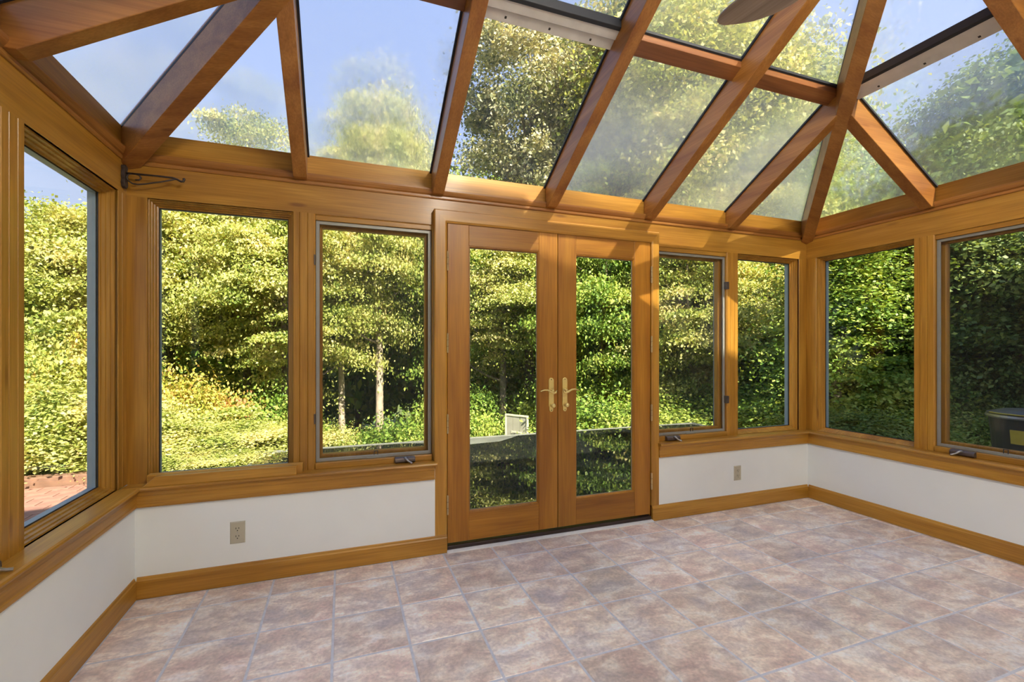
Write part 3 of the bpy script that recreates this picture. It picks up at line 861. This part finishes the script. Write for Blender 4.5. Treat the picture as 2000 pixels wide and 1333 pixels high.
# ------------------------------------------------------------------ trees
def leaf_mat(name, dark, mid, light, hot=None, trans=0.32):
    m, nt, out = newmat(name)
    ge = N(nt, 'ShaderNodeNewGeometry'); oi = N(nt, 'ShaderNodeObjectInfo')
    tc = N(nt, 'ShaderNodeTexCoord'); nz = N(nt, 'ShaderNodeTexNoise'); nz.inputs['Scale'].default_value = 0.9; nz.inputs['Detail'].default_value = 1
    nt.links.new(tc.outputs['Object'], nz.inputs['Vector'])
    ma = N(nt, 'ShaderNodeMath', operation='MULTIPLY'); ma.inputs[1].default_value = 0.55
    nt.links.new(ge.outputs['Random Per Island'], ma.inputs[0])
    mb_ = N(nt, 'ShaderNodeMath', operation='MULTIPLY_ADD'); mb_.inputs[1].default_value = 1.5; mb_.inputs[2].default_value = -0.50
    nt.links.new(nz.outputs['Fac'], mb_.inputs[0])
    ad = N(nt, 'ShaderNodeMath', operation='ADD'); nt.links.new(ma.outputs[0], ad.inputs[0]); nt.links.new(mb_.outputs[0], ad.inputs[1])
    st = [(0.12, dark), (0.45, mid), (0.80, light)]
    if hot: st.append((0.97, hot))
    r = ramp(nt, st); nt.links.new(ad.outputs[0], r.inputs[0])
    df = N(nt, 'ShaderNodeBsdfPrincipled'); df.inputs['Roughness'].default_value = 0.5
    df.inputs['Specular IOR Level'].default_value = 0.35
    nt.links.new(r.outputs[0], df.inputs['Base Color'])
    tl = N(nt, 'ShaderNodeBsdfTranslucent')
    mul = N(nt, 'ShaderNodeMix', data_type='RGBA', blend_type='MULTIPLY'); mul.inputs[0].default_value = 1
    mul.inputs['B'].default_value = (1.15, 1.1, 0.5, 1)
    nt.links.new(r.outputs[0], mul.inputs['A']); nt.links.new(mul.outputs['Result'], tl.inputs[0])
    mx = N(nt, 'ShaderNodeMixShader'); mx.inputs[0].default_value = trans
    nt.links.new(df.outputs[0], mx.inputs[1]); nt.links.new(tl.outputs[0], mx.inputs[2]); nt.links.new(mx.outputs[0], out.inputs['Surface'])
    return m
L_YEL = leaf_mat('yellow_green_leaves', (0.13, 0.19, 0.03), (0.37, 0.41, 0.085), (0.70, 0.65, 0.24), (0.76, 0.62, 0.28))
L_GRN = leaf_mat('green_leaves', (0.07, 0.15, 0.02), (0.20, 0.32, 0.045), (0.46, 0.52, 0.11))
L_DRK = leaf_mat('dark_green_leaves', (0.06, 0.115, 0.028), (0.15, 0.235, 0.055), (0.31, 0.37, 0.10))
L_OAK = leaf_mat('oak_leaves', (0.10, 0.13, 0.05), (0.36, 0.36, 0.17), (0.74, 0.66, 0.42), trans=0.25)
L_ORA = leaf_mat('turning_leaves', (0.20, 0.24, 0.03), (0.46, 0.44, 0.07), (0.66, 0.42, 0.13), (0.62, 0.24, 0.12))
M_BARK = plain('grey_brown_bark', (0.19, 0.15, 0.11), 0.9, var=0.4, scale=9, bump=0.6)
M_BIRCH = plain('pale_bark', (0.42, 0.34, 0.26), 0.85, var=0.35, scale=6, bump=0.5)

def leaf_mesh(name, seed, n_cl, per, R, leaf, flat=0.35, droop=0.0, shape='round', sig=0.55):
    """crown of clustered leaf blades inside an ellipsoid of radii R, centred on the origin"""
    g = np.random.default_rng(seed)
    d = g.normal(size=(n_cl, 3)); d /= np.linalg.norm(d, axis=1)[:, None]
    r = 0.45 + 0.55 * g.random(n_cl) ** 0.55
    r *= 0.82 + 0.30 * np.sin(d[:, 0] * 5 + seed) * np.cos(d[:, 1] * 4 + seed * 2) * np.cos(d[:, 2] * 3)
    if shape == 'cone':
        zz = g.random(n_cl); ang = g.random(n_cl) * 6.283; rr = (1 - zz) ** 0.8 * (0.4 + 0.6 * g.random(n_cl) ** .5) + 0.03
        c = np.stack([np.cos(ang) * rr * R[0], np.sin(ang) * rr * R[1], (zz * 2 - 1) * R[2]], 1)
    elif shape == 'hedge':
        c = (g.random((n_cl, 3)) * 2 - 1) * np.array(R)
    else:
        c = d * r[:, None] * np.array(R)
    n = n_cl * per
    ci = np.repeat(np.arange(n_cl), per)
    size = (0.6 + 0.8 * g.random(n_cl))[ci]
    off = g.normal(size=(n, 3)) * np.array([sig, sig, sig * flat]) * size[:, None]
    p = c[ci] + off
    p[:, 2] -= droop * (off[:, 0] ** 2 + off[:, 1] ** 2)
    out = p / np.array(R); out /= np.linalg.norm(out, axis=1)[:, None] + 1e-6
    nr = g.normal(size=(n, 3)) * 0.75 + out * 0.5 + np.array([0, 0, 0.75])
    nr /= np.linalg.norm(nr, axis=1)[:, None]
    t = g.normal(size=(n, 3)); t -= (t * nr).sum(1)[:, None] * nr; t /= np.linalg.norm(t, axis=1)[:, None]
    b = np.cross(nr, t)
    L = leaf * (0.65 + 0.7 * g.random(n))[:, None]
    w = 0.34
    v = np.empty((n, 4, 3))
    v[:, 0] = p - t * L * .5
    v[:, 1] = p + b * L * w - t * L * 0.04 + nr * L * 0.08
    v[:, 2] = p + t * L * .5 - nr * L * 0.06
    v[:, 3] = p - b * L * w - t * L * 0.04 + nr * L * 0.08
    me = bpy.data.meshes.new(name)
    me.vertices.add(n * 4); me.vertices.foreach_set('co', v.reshape(-1))
    me.loops.add(n * 4); me.loops.foreach_set('vertex_index', np.arange(n * 4, dtype=np.int32))
    me.polygons.add(n); me.polygons.foreach_set('loop_start', np.arange(0, n * 4, 4, dtype=np.int32))
    me.polygons.foreach_set('loop_total', np.full(n, 4, dtype=np.int32))
    me.update(); me.validate()
    return me
CROWN = {
    'a': leaf_mesh('crown_a', 11, 120, 620, (2.6, 2.6, 3.0), 0.095, sig=0.36),
    'b': leaf_mesh('crown_b', 23, 160, 520, (2.6, 2.6, 3.4), 0.095, sig=0.40),
    'oak': leaf_mesh('crown_oak', 37, 85, 560, (2.5, 2.5, 3.2), 0.095, flat=0.7, droop=0.3, sig=0.30),
    'layer': leaf_mesh('crown_layer', 51, 120, 700, (2.6, 2.6, 3.2), 0.085, flat=0.17, droop=0.16, sig=0.44),
    'cone': leaf_mesh('crown_cone', 61, 240, 230, (2.1, 2.1, 4.0), 0.10, flat=0.14, droop=0.25, shape='cone', sig=0.5),
    'bush': leaf_mesh('crown_bush', 73, 120, 380, (1.2, 1.2, 0.8), 0.055, flat=0.45, sig=0.22),
    'bush2': leaf_mesh('crown_bush2', 79, 110, 420, (1.2, 1.2, 0.9), 0.058, flat=0.22, sig=0.26),
    'far': leaf_mesh('crown_far', 91, 170, 110, (3.2, 3.2, 4.4), 0.30, sig=0.7),
}
CR = {'a': (2.6, 3.0), 'b': (2.6, 3.4), 'oak': (2.5, 3.2), 'layer': (2.6, 3.2), 'cone': (2.1, 4.0), 'bush': (1.2, .8), 'bush2': (1.2, .9), 'far': (3.2, 4.4)}
def setmat(me, mat):
    key = me.name + mat.name
    if key not in setmat.c:
        m2 = me if not me.materials else me.copy()
        m2.materials.clear(); m2.materials.append(mat); setmat.c[key] = m2
    return setmat.c[key]
setmat.c = {}
def ground_pt(u, zc):
    a = (u - 974.0) / 870.95
    dX = a * math.cos(YAW) + math.sin(YAW); dY = math.cos(YAW) - a * math.sin(YAW)
    return CAM.x + dX * zc, CAM.y + dY * zc
rt = random.Random(5)
def tree(u, zc, kind, z0, z1, rad, mat, label, bark=M_BARK, name='leafy_tree', group='trees around the terrace', trunk=0.13, cat='tree'):
    """u and zc choose the spot on the ground; z0, z1 are the crown's foot and top"""
    x, y = u if isinstance(u, tuple) else ground_pt(u, zc); g = gz(x, y)
    t = empty(name, (x, y, g - 0.05), label, cat, group)
    me = setmat(CROWN[kind], mat); r0, h0 = CR[kind]
    f = bpy.data.objects.new('foliage', me); COL.objects.link(f); f.parent = t
    f.location = (0, 0, (z0 + z1) / 2 - g + 0.05)
    f.scale = (rad / r0, rad / r0, (z1 - z0) / 2 / h0)
    f.rotation_euler = (0, 0, rt.uniform(0, 6.28)); f['kind'] = 'stuff'
    top = (z0 + (z1 - z0) * 0.75) - g
    lean = rt.uniform(-.25, .25)
    MBt = MB()
    pts = [(x + lean * k * k * .6, y + 0.1 * math.sin(k * 5), g - 0.05 + top * k) for k in (0, .2, .4, .6, .8, 1)]
    MBt.tube(pts, [trunk * q for q in (1.25, 1, .85, .7, .5, .15)], 10).build('trunk', bark, t, smooth=True)
    if kind not in ('bush', 'bush2', 'far'):
        for k in range(7):
            q = rt.uniform(.4, .85); a = rt.uniform(0, 6.28); ln = rad * rt.uniform(.5, .85)
            i = q * 5; lo = int(i); fr = i - lo
            b = [pts[lo][c] * (1 - fr) + pts[min(lo + 1, 5)][c] * fr for c in range(3)]
            e = [(b[0] + math.cos(a) * ln * m, b[1] + math.sin(a) * ln * m, b[2] + ln * .55 * m ** 1.4) for m in (0, .35, .7, 1)]
            MB().tube(e, [trunk * .42, trunk * .3, trunk * .2, .012], 7).build('branch', bark, t, smooth=True)
    return t

# trees seen through the left window
tree(70, 12.5, 'a', -0.5, 4.4, 2.7, L_YEL, 'bushy yellow-green tree through the left window, farther from the corner')
tree(168, 10.0, 'b', -0.3, 5.0, 1.9, L_YEL, 'taller yellow-green tree through the left window, nearest the corner')
tree(20, 17, 'far', -1.0, 5.0, 3.2, L_GRN, 'pale green tree far behind the left window')
# trees behind the fixed window and casement left of the doors
tree(330, 12.0, 'layer', 0.2, 6.6, 2.6, L_YEL, 'layered yellow tree at the left side of the back-left window')
tree(480, 14.5, 'layer', 0.4, 9.9, 2.3, L_YEL, 'yellow-green tree in the middle of the back-left window')
tree(560, 11.5, 'layer', -0.2, 6.0, 2.0, L_YEL, 'broad yellow tree at the right edge of the back-left window')
tree(668, 13.0, 'layer', 0.6, 7.8, 2.0, L_YEL, 'slender yellow tree with a pale leaning trunk left of the doors', M_BIRCH, trunk=0.10)
tree(742, 13.6, 'a', 0.9, 10.4, 1.7, L_YEL, 'tall yellow-green tree with a pale trunk nearest the left door leaf', M_BIRCH, trunk=0.12)
tree(620, 18.5, 'a', 0.0, 10.0, 2.9, L_GRN, 'green tree standing far behind the left casement window')
# behind the doors and right of them
tree(885, 15.5, 'b', 0.1, 8.0, 2.2, L_GRN, 'green tree behind the left edge of the doors')
tree(985, 15.0, 'layer', 0.3, 6.2, 2.2, L_YEL, 'yellow-green tree seen through the left door leaf')
tree(1035, 16.8, 'oak', 6.0, 15.0, 3.3, L_OAK, 'tall oak with tan-lit leaves seen through the clear roof pane', name='oak_tree', trunk=0.17)
tree(1175, 14.0, 'layer', -1.5, 6.6, 2.3, L_GRN, 'green tree seen through the right door leaf')
tree(1285, 15.5, 'b', 4.6, 15.0, 3.9, L_YEL, 'huge spreading tree filling the roof panes above the doors', trunk=0.2)
tree(1345, 12.5, 'layer', -1.2, 5.4, 2.0, L_YEL, 'yellow-green tree behind the casement right of the doors')
tree(1482, 13.5, 'layer', -0.4, 6.9, 2.5, L_YEL, 'bright yellow-green tree behind the back-right fixed window')
tree(1440, 16.0, 'a', 2.0, 13.5, 3.6, L_YEL, 'tall yellow tree rising over the right end of the back wall')
tree(1570, 15.5, 'b', 0.0, 9.0, 2.6, L_GRN, 'green tree behind the right-hand corner post')
# behind the right wall
tree(1640, 9.0, 'cone', -1.0, 3.8, 1.6, L_GRN, 'layered green conifer at the left of the right fixed window', name='conifer_tree')
tree(1735, 10.0, 'cone', -1.2, 4.0, 1.8, L_DRK, 'dark conifer in the middle of the right fixed window', name='conifer_tree')
tree(1830, 10.5, 'a', -0.6, 5.6, 2.0, L_DRK, 'dark tree behind the mullion of the right wall')
tree(1930, 8.5, 'b', -0.4, 4.8, 2.1, L_DRK, 'dark leafy tree behind the right casement window')
tree(2080, 8.5, 'a', -0.4, 6.6, 2.4, L_DRK, 'dark tree at the right edge of the right casement window')
tree(1960, 13.5, 'oak', 3.0, 11.5, 3.0, L_DRK, 'tall dark tree seen through the right-hand roof panes', trunk=0.18)
tree(1560, 20, 'far', 2.5, 12.0, 3.4, L_GRN, 'distant pale green tree behind the right hip rafter')
# dense row farther back
FAR_PLACES = ['behind the left window', 'behind the left corner post', 'behind the left part of the back-left window', 'behind the right part of the back-left window', 'behind the left casement window', 'behind the left door casing', 'behind the left door leaf', 'behind the door handles', 'behind the right door leaf', 'behind the casement right of the doors', 'behind the back-right fixed window', 'behind the right corner', 'behind the right fixed window', 'behind the mullion of the right wall', 'behind the right casement window', 'past the right edge of the picture']
for i, (u, zc, top) in enumerate(((110, 26, 6.5), (290, 25, 8.5), (430, 24, 9.5), (560, 27, 11), (700, 25, 11), (830, 23, 11.5), (960, 26, 9), (1090, 24, 9), (1210, 23, 12), (1340, 25, 13), (1470, 22, 12), (1600, 20, 9), (1720, 18, 8), (1850, 17, 8.5), (1990, 16, 10))):
    tree(u, zc, 'far', -4.5 + 0.5 * (i % 3), top, 3.9, (L_YEL, L_GRN, L_GRN)[i % 3] if u < 1560 else L_DRK, 'tree of the farthest woodland row, ' + FAR_PLACES[i], group='far woodland row', trunk=0.2)
# the woodland goes on round both sides of the house
for xy, kind, top, rad, mt, lbl in (
        ((-11.5, 5.5), 'a', 6.0, 2.9, L_YEL, 'yellow-green tree left of the patio, farthest from the house'),
        ((-12.5, 1.0), 'b', 7.0, 3.0, L_GRN, 'green tree left of the patio, level with the back wall'),
        ((-12.0, -3.5), 'a', 6.4, 3.0, L_YEL, 'yellow-green tree left of the patio, level with the camera'),
        ((-16.0, 9.5), 'far', 8.0, 3.8, L_GRN, 'tall green tree far out beyond the left end of the patio'),
        ((15.5, -0.5), 'b', 6.0, 2.7, L_DRK, 'dark tree right of the terrace, level with the corner'),
        ((19.0, 2.5), 'far', 9.0, 3.6, L_DRK, 'tall dark tree far out to the right of the terrace'),
        ((17.5, -4.0), 'a', 6.0, 2.8, L_DRK, 'dark tree right of the terrace, nearest the added shade wing')):
    g0 = gz(*xy)
    tree(xy, 0, kind, g0 + 0.3, top, rad, mt, lbl, group='trees at the sides of the house')
# shrubs
def shrub(u, zc, ztop, rad, mat, label, kind='bush', group='shrubs below the windows', name='leafy_shrub', base=None):
    x, y = ground_pt(u, zc); g = gz(x, y) if base is None else base
    return tree(u, zc, kind, g + 0.02, ztop, rad, mat, label, name=name, group=group, trunk=0.03, cat='shrub')
shrub(60, 5.6, 0.6, 1.0, L_YEL, 'yellow-green shrub at the patio edge, left part of the left window', 'bush2')
shrub(150, 6.0, 0.9, 1.1, L_YEL, 'light green shrub at the patio edge near the corner post', 'bush')
shrub(150, 7.4, 1.6, 0.9, L_ORA, 'orange-tinted shrub behind the left window', 'bush2')
shrub(85, 7.6, 1.9, 1.3, L_YEL, 'tall green shrub at the back of the left window', 'bush2')
shrub(400, 5.6, 0.02, 0.55, L_YEL, 'smallest yellow-green shrub, right below the back-left window', 'bush2')
shrub(326, 5.6, 0.06, 0.6, L_YEL, 'small yellow-green shrub below the left edge of the back-left window', 'bush2')
shrub(318, 6.4, 0.30, 1.0, L_YEL, 'low yellow-green shrub nearest the left corner of the terrace', 'bush2')
shrub(425, 6.5, 0.22, 1.0, L_YEL, 'low yellow-green shrub just past the terrace corner', 'bush2')
shrub(345, 7.6, 0.30, 1.2, L_YEL, 'yellow shrub at the lower left of the back-left window', 'bush2')
shrub(450, 8.2, 0.25, 1.3, L_YEL, 'yellow shrub at the foot of the back-left window', 'bush2')
shrub(540, 7.6, 0.10, 1.1, L_YEL, 'low yellow-green shrub by the terrace corner', 'bush2')
shrub(380, 10.0, 0.75, 1.4, L_ORA, 'yellow-orange shrub behind the low yellow ones', 'bush')
shrub(500, 11.0, 0.35, 1.5, L_GRN, 'green shrub farther back in the back-left window', 'bush')
shrub(650, 12.0, -0.75, 1.3, L_YEL, 'small yellow shrub between the pale trunks', 'bush')
shrub(790, 10.5, -0.25, 1.5, L_GRN, 'green shrub near the left door casing', 'bush')
shrub(900, 14.8, 0.35, 1.6, L_GRN, 'rounded green shrub behind the backboard', 'bush')
shrub(1085, 15.2, 0.3, 1.7, L_GRN, 'green shrub behind the door handles', 'bush')
shrub(1000, 17.0, -0.3, 2.2, L_YEL, 'yellow-green shrub straight behind the backboard', 'bush')
shrub(1180, 11.5, 0.15, 1.9, L_GRN, 'dark green shrub low in the right door leaf', 'bush')
shrub(1330, 11.0, 0.2, 1.8, L_GRN, 'green shrub low behind the casement right of the doors', 'bush')
shrub(1480, 11.0, 0.4, 1.7, L_GRN, 'green shrub low behind the back-right fixed window', 'bush')
shrub(1600, 9.2, 0.1, 1.3, L_GRN, 'green shrub at the right corner of the terrace', 'bush')
shrub(1660, 7.9, 0.25, 1.1, L_DRK, 'dark green shrub low in the right fixed window', 'bush')
shrub(1760, 7.9, 0.45, 1.1, L_GRN, 'mid green shrub beside the right mullion', 'bush')
shrub(1880, 7.3, 0.3, 1.0, L_GRN, 'low green shrub left of the black bin', 'bush')
shrub(2010, 7.6, 0.9, 1.2, L_DRK, 'dark shrub behind the black bin', 'bush')

# ------------------------------------------------------------------ backboard, bin, small outdoor posts
bx, by = ground_pt(1009, 12.5)
bk = empty('basketball_hoop', (bx, by, gz(bx, by)), 'old pale wooden basketball backboard beyond the terrace edge', 'basketball hoop')
ang = YAW + 0.62
ca, sa = math.cos(-ang), math.sin(-ang)
def bkf(a, d, z): return (bx + a * ca - d * sa, by + a * sa + d * ca, z)
zt = 1.27 - 12.5 * (812 - 685) / 870.95
M_OLDW = plain('weathered_pale_board', (0.42, 0.40, 0.32), 0.8, var=0.12, scale=4)
M_OLDT = plain('faded_white_trim', (0.66, 0.62, 0.50), 0.7, var=0.06)
for k in range(3):
    MB(bkf).box(-0.36 + 0.24 * k + .004, -0.36 + 0.24 * (k + 1) - .004, -0.012, 0.012, zt - 0.88, zt).build('board', M_OLDW, bk)
MB(bkf).frame(-0.38, 0.38, zt - 0.90, zt + 0.02, [(0, -0.025), (0.045, -0.025), (0.045, 0.02), (0, 0.02)]).build('border', M_OLDT, bk)
MB(bkf).frame(-0.17, 0.17, zt - 0.86, zt - 0.44, [(0, -0.02), (0.05, -0.02), (0.05, -0.0125), (0, -0.0125)]).build('target_square', M_OLDT, bk)
MB(bkf).box(-0.10, 0.10, -0.018, -0.0125, zt - 0.80, zt - 0.52).build('target_patch', M_SLOT, bk)
MB(bkf).tube([(0, 0.06, gz(bx, by) - .1), (0, 0.06, zt - 0.2)], 0.06, 10).build('pole', M_STEEL, bk)
MB(bkf).tube([(0.23 * math.cos(a * .3927), -0.27 + 0.23 * math.sin(a * .3927), zt - 0.93) for a in range(17)], 0.012, 6).build('rim', M_HINGE, bk)

cx, cy = ground_pt(2025, 3.72)
bn = empty('trash_bin', (cx, cy, DZ), 'black bin with a yellow label outside the right casement window', 'bin')
def bin_ring(r, z, n=28): return [(cx + r * math.cos(6.28318 * k / n), cy + r * math.sin(6.28318 * k / n), z) for k in range(n)]
MB().loft(bin_ring(0.205, DZ), bin_ring(0.275, 0.70)).build('body', M_BLACK, bn, smooth=False)
MB().lathe((cx, cy, 0.70), (0, 0, 1), [(0.268, 0.0), (0.292, 0.0), (0.296, 0.012), (0.290, 0.028), (0.270, 0.030)], 32).build('rim', M_STEEL, bn)
MB().lathe((cx, cy, 0.726), (0, 0, 1), [(0.287, 0.0), (0.287, 0.012), (0.2, 0.04), (0.05, 0.055)], 32).build('lid', M_BLACK, bn)
MB().tube([(cx + 0.291 * math.cos(a * .1), cy + 0.291 * math.sin(a * .1), 0.742) for a in range(24, 44)], 0.006, 6).build('band', M_YELLOW, bn)
# label facing the room
dirv = Vector((CAM.x - cx, CAM.y - cy, 0)).normalized(); a0 = math.atan2(dirv.y, dirv.x)
lab = MB(); ra, rb = [], []
nn = 7
A = []; B = []
for k in range(nn):
    a = a0 - 0.55 + 0.8 * k / (nn - 1)
    A += [(cx + (0.2725) * math.cos(a), cy + (0.2725) * math.sin(a), 0.615), (cx + (0.2615) * math.cos(a), cy + (0.2615) * math.sin(a), 0.50)]
lab.add(A, [(2 * k, 2 * k + 1, 2 * k + 3, 2 * k + 2) for k in range(nn - 1)])
lo = lab.build('label_sticker', M_YELLOW, bn)
sm = lo.modifiers.new('thick', 'SOLIDIFY'); sm.thickness = 0.004; sm.offset = 0
for u, zc, zt_, lbl in ((482, 13, 0.05, 'short white post among the shrubs in the back-left window'),):
    x, y = ground_pt(u, zc)
    o = MB().tube([(x, y, gz(x, y) - .1), (x, y, 0.0)], 0.05, 10).build('garden_post', plain('white_post', (0.75, 0.74, 0.70), 0.6))
    tag(o, lbl, 'post')

# ------------------------------------------------------------------ outlets
def outlet(x, label):
    z = 0.281
    t = empty('wall_outlet', (x, 0.010, z), label, 'outlet', 'almond duplex outlets on the low wall')
    MB().loft([(x - .037, 0.0105, z - .060), (x + .037, 0.0105, z - .060), (x + .037, 0.0105, z + .060), (x - .037, 0.0105, z + .060)],
              [(x - .032, 0.004, z - .055), (x + .032, 0.004, z - .055), (x + .032, 0.004, z + .055), (x - .032, 0.004, z + .055)]).build('cover_plate', M_BEIGE, t)
    for q in (-0.021, 0.021):
        ring = []
        for k in range(20):
            a = 6.28318 * k / 20
            ring.append((x + max(-.0165, min(.0165, .0185 * math.cos(a))), z + q + .0145 * math.sin(a)))
        s = MB().prism(ring, 0.0025, 0.0045, 1).build('socket', M_BEIGE, t)
        MB().box(x - .0085, x - .0055, 0.0018, 0.003, z + q - .001, z + q + .008).build('slot', M_SLOT, s)
        MB().box(x + .0055, x + .0085, 0.0018, 0.003, z + q + .000, z + q + .008).build('slot', M_SLOT, s)
        MB().lathe((x, 0.003, z + q - .0085), (0, -1, 0), [(.003, 0), (.003, .0012)], 10).build('slot', M_SLOT, s)
    MB().lathe((x, 0.004, z), (0, -1, 0), [(.0035, 0), (.003, .001)], 10).build('screw', M_STEEL, t)
outlet(0.451, 'almond duplex outlet on the white wall left of the doors')
outlet(3.996, 'almond duplex outlet on the white wall right of the doors')

# ------------------------------------------------------------------ loose boards on the sill
o = MB().add([(0.030, -0.018, Z_SILL), (0.745, -0.018, Z_SILL), (0.745, 0.012, Z_SILL), (0.030, 0.012, Z_SILL),
              (0.085, -0.018, Z_SILL + 0.050), (0.745, -0.018, Z_SILL + 0.050), (0.745, 0.012, Z_SILL + 0.050), (0.085, 0.012, Z_SILL + 0.050)],
             [(0, 3, 2, 1), (4, 5, 6, 7), (0, 1, 5, 4), (1, 2, 6, 5), (2, 3, 7, 6), (3, 0, 4, 7)]).build('loose_board', M_WX, None, bevel=0.003)
tag(o, 'loose mitred wood board lying along the front of the back-left sill', 'board', 'loose boards on the sill')
prof = [(0.014, 0.0), (0.014, 0.048), (0.020, 0.052), (0.030, 0.052), (0.034, 0.046), (0.040, 0.046), (0.044, 0.052), (0.056, 0.052), (0.056, 0.0)]
o = MB().prism([(d, Z_SILL + z) for d, z in prof], 0.040, 0.775, 0).build('loose_board', M_WX, None)
tag(o, 'grooved wood board lying behind the mitred one on the back-left sill', 'board', 'loose boards on the sill')

# ------------------------------------------------------------------ plant hanger bracket
hk = empty('plant_hanger', (-DE, 0.018, 2.15), 'dark iron scrolled plant bracket in the left corner', 'bracket')
Y0 = 0.018
pl = [(-0.010, 2.100), (0.0, 2.092), (0.010, 2.100), (0.014, 2.118), (0.011, 2.135), (0.014, 2.155), (0.012, 2.178), (0.009, 2.186), (0.013, 2.196), (0.010, 2.208), (0.0, 2.213), (-0.010, 2.208), (-0.013, 2.196), (-0.009, 2.186), (-0.012, 2.178), (-0.014, 2.155), (-0.011, 2.135), (-0.014, 2.118)]
MB().prism([(Y0 + a * 1.7, z) for a, z in pl], -DE + 0.0005, -DE + 0.016, 0).build('wall_plate', M_IRON, hk, bevel=0.002)
arm = [(-DE + 0.008, 2.172), (0.10, 2.174), (0.150, 2.173), (0.172, 2.167), (0.188, 2.158), (0.198, 2.160), (0.202, 2.170), (0.199, 2.175)]
MB().tube([(x, Y0, z) for x, z in arm], [.005, .005, .005, .005, .0055, .006, .006, .007], 8).build('arm', M_IRON, hk, smooth=True)
br_ = [(0.168, 2.169), (0.10, 2.146), (0.03, 2.126), (0.0, 2.120), (-0.022, 2.122), (-0.040, 2.134), (-0.048, 2.152), (-0.038, 2.168), (-0.015, 2.173), (0.006, 2.168), (0.014, 2.155), (0.006, 2.143), (-0.010, 2.142)]
MB().tube([(x, Y0, z) for x, z in br_], 0.004, 8).build('scroll_brace', M_IRON, hk, smooth=True)
MB().lathe((-DE + 0.010, Y0, 2.112), (1, 0, 0), [(.004, 0), (.003, .003)], 8).build('screw', M_BRONZE, hk)

# ------------------------------------------------------------------ ceiling fan
FX, FY, FZ = 2.39, -2.40, 2.40
fan = empty('ceiling_fan', (FX, FY, FZ), 'ceiling fan with grey-brown wooden blades hanging from the roof apex', 'ceiling fan')
MB().tube([(FX, FY, FZ + 0.10), (FX, FY, zb(HALF) - 0.02)], 0.012, 10).build('downrod', M_BRONZE, fan)
MB().lathe((FX, FY, zb(HALF) - 0.09), (0, 0, 1), [(0.02, 0), (0.06, 0.03), (0.065, 0.06)], 20).build('canopy', M_BRONZE, fan)
MB().lathe((FX, FY, FZ - 0.06), (0, 0, 1), [(0.05, 0), (0.10, 0.01), (0.13, 0.05), (0.13, 0.10), (0.09, 0.15), (0.03, 0.18)], 28).build('motor', M_BRONZE, fan, smooth=True)
half = [(0.20, 0.050), (0.26, 0.066), (0.45, 0.074), (0.62, 0.077), (0.70, 0.074), (0.735, 0.066), (0.752, 0.052), (0.754, 0.036)]
lower = [(0.748, 0.018), (0.722, -0.012), (0.690, -0.042), (0.645, -0.066), (0.60, -0.074), (0.45, -0.072), (0.26, -0.064), (0.20, -0.050)]
outl = [(p * 1.16, q) for p, q in half + lower]
bl_me = ir_me = None
a_first = math.atan2(-1.575 - FY, 2.262 - FX)
for k in range(5):
    a = a_first + k * 2 * math.pi / 5
    if bl_me is None:
        bo = MB().prism([(p, q) for p, q in outl], -0.004, 0.004, 2).build('blade', M_BLADE, fan, bevel=0.002, origin=(0, 0, 0)); bl_me = bo.data
        io = MB().box(0.10, 0.24, -0.018, 0.018, -0.012, -0.005).box(0.2, 0.27, -0.035, 0.035, -0.008, -0.0045).build('blade_iron', M_BRONZE, bo, origin=(0, 0, 0), bevel=0.002); ir_me = io.data
    else:
        bo = bpy.data.objects.new('blade', bl_me); COL.objects.link(bo); bo.parent = fan
        io = bpy.data.objects.new('blade_iron', ir_me); COL.objects.link(io); io.parent = bo
    io.location = (0, 0, 0)
    bo.location = (0, 0, 0.0); bo.rotation_euler = (math.radians(8), 0, a)
MB().lathe((FX, FY, FZ - 0.06), (0, 0, -1), [(0.05, 0), (0.045, 0.02), (0.012, 0.03)], 20).build('bottom_cap', M_BRONZE, fan)

# ------------------------------------------------------------------ invented fill globes on the ridge beam, added to brighten the room (above and behind the picture)
mg, ntg, outg = newmat('fill_glow')
em = N(ntg, 'ShaderNodeEmission'); em.inputs['Color'].default_value = (1.0, 0.93, 0.80, 1)
em.inputs['Strength'].default_value = FILL_RADIANCE
ntg.links.new(em.outputs[0], outg.inputs['Surface'])
for k, (y, w_) in enumerate(((-2.75, 'nearest the fan'), (-3.3, 'second from the fan'), (-3.85, 'third from the fan'), (-4.4, 'nearest the house wall'))):
    z = zb(HALF) - 0.032
    lp = empty('fill_globe', (HALF, y, z), 'added unseen lamp under the roof ridge, ' + w_, 'fill_light', 'added fill lights under the ridge')
    MB().lathe((HALF, y, z), (0, 0, -1), [(0.05, 0), (0.05, 0.015), (0.03, 0.03), (0.03, 0.06)], 20).build('fill_base', M_BRONZE, lp)
    MB().lathe((HALF, y, z - 0.055), (0, 0, -1), [(0.03, 0), (0.085, 0.035), (0.11, 0.10), (0.085, 0.165), (0.03, 0.20)], 24).build('globe', mg, lp, smooth=True)
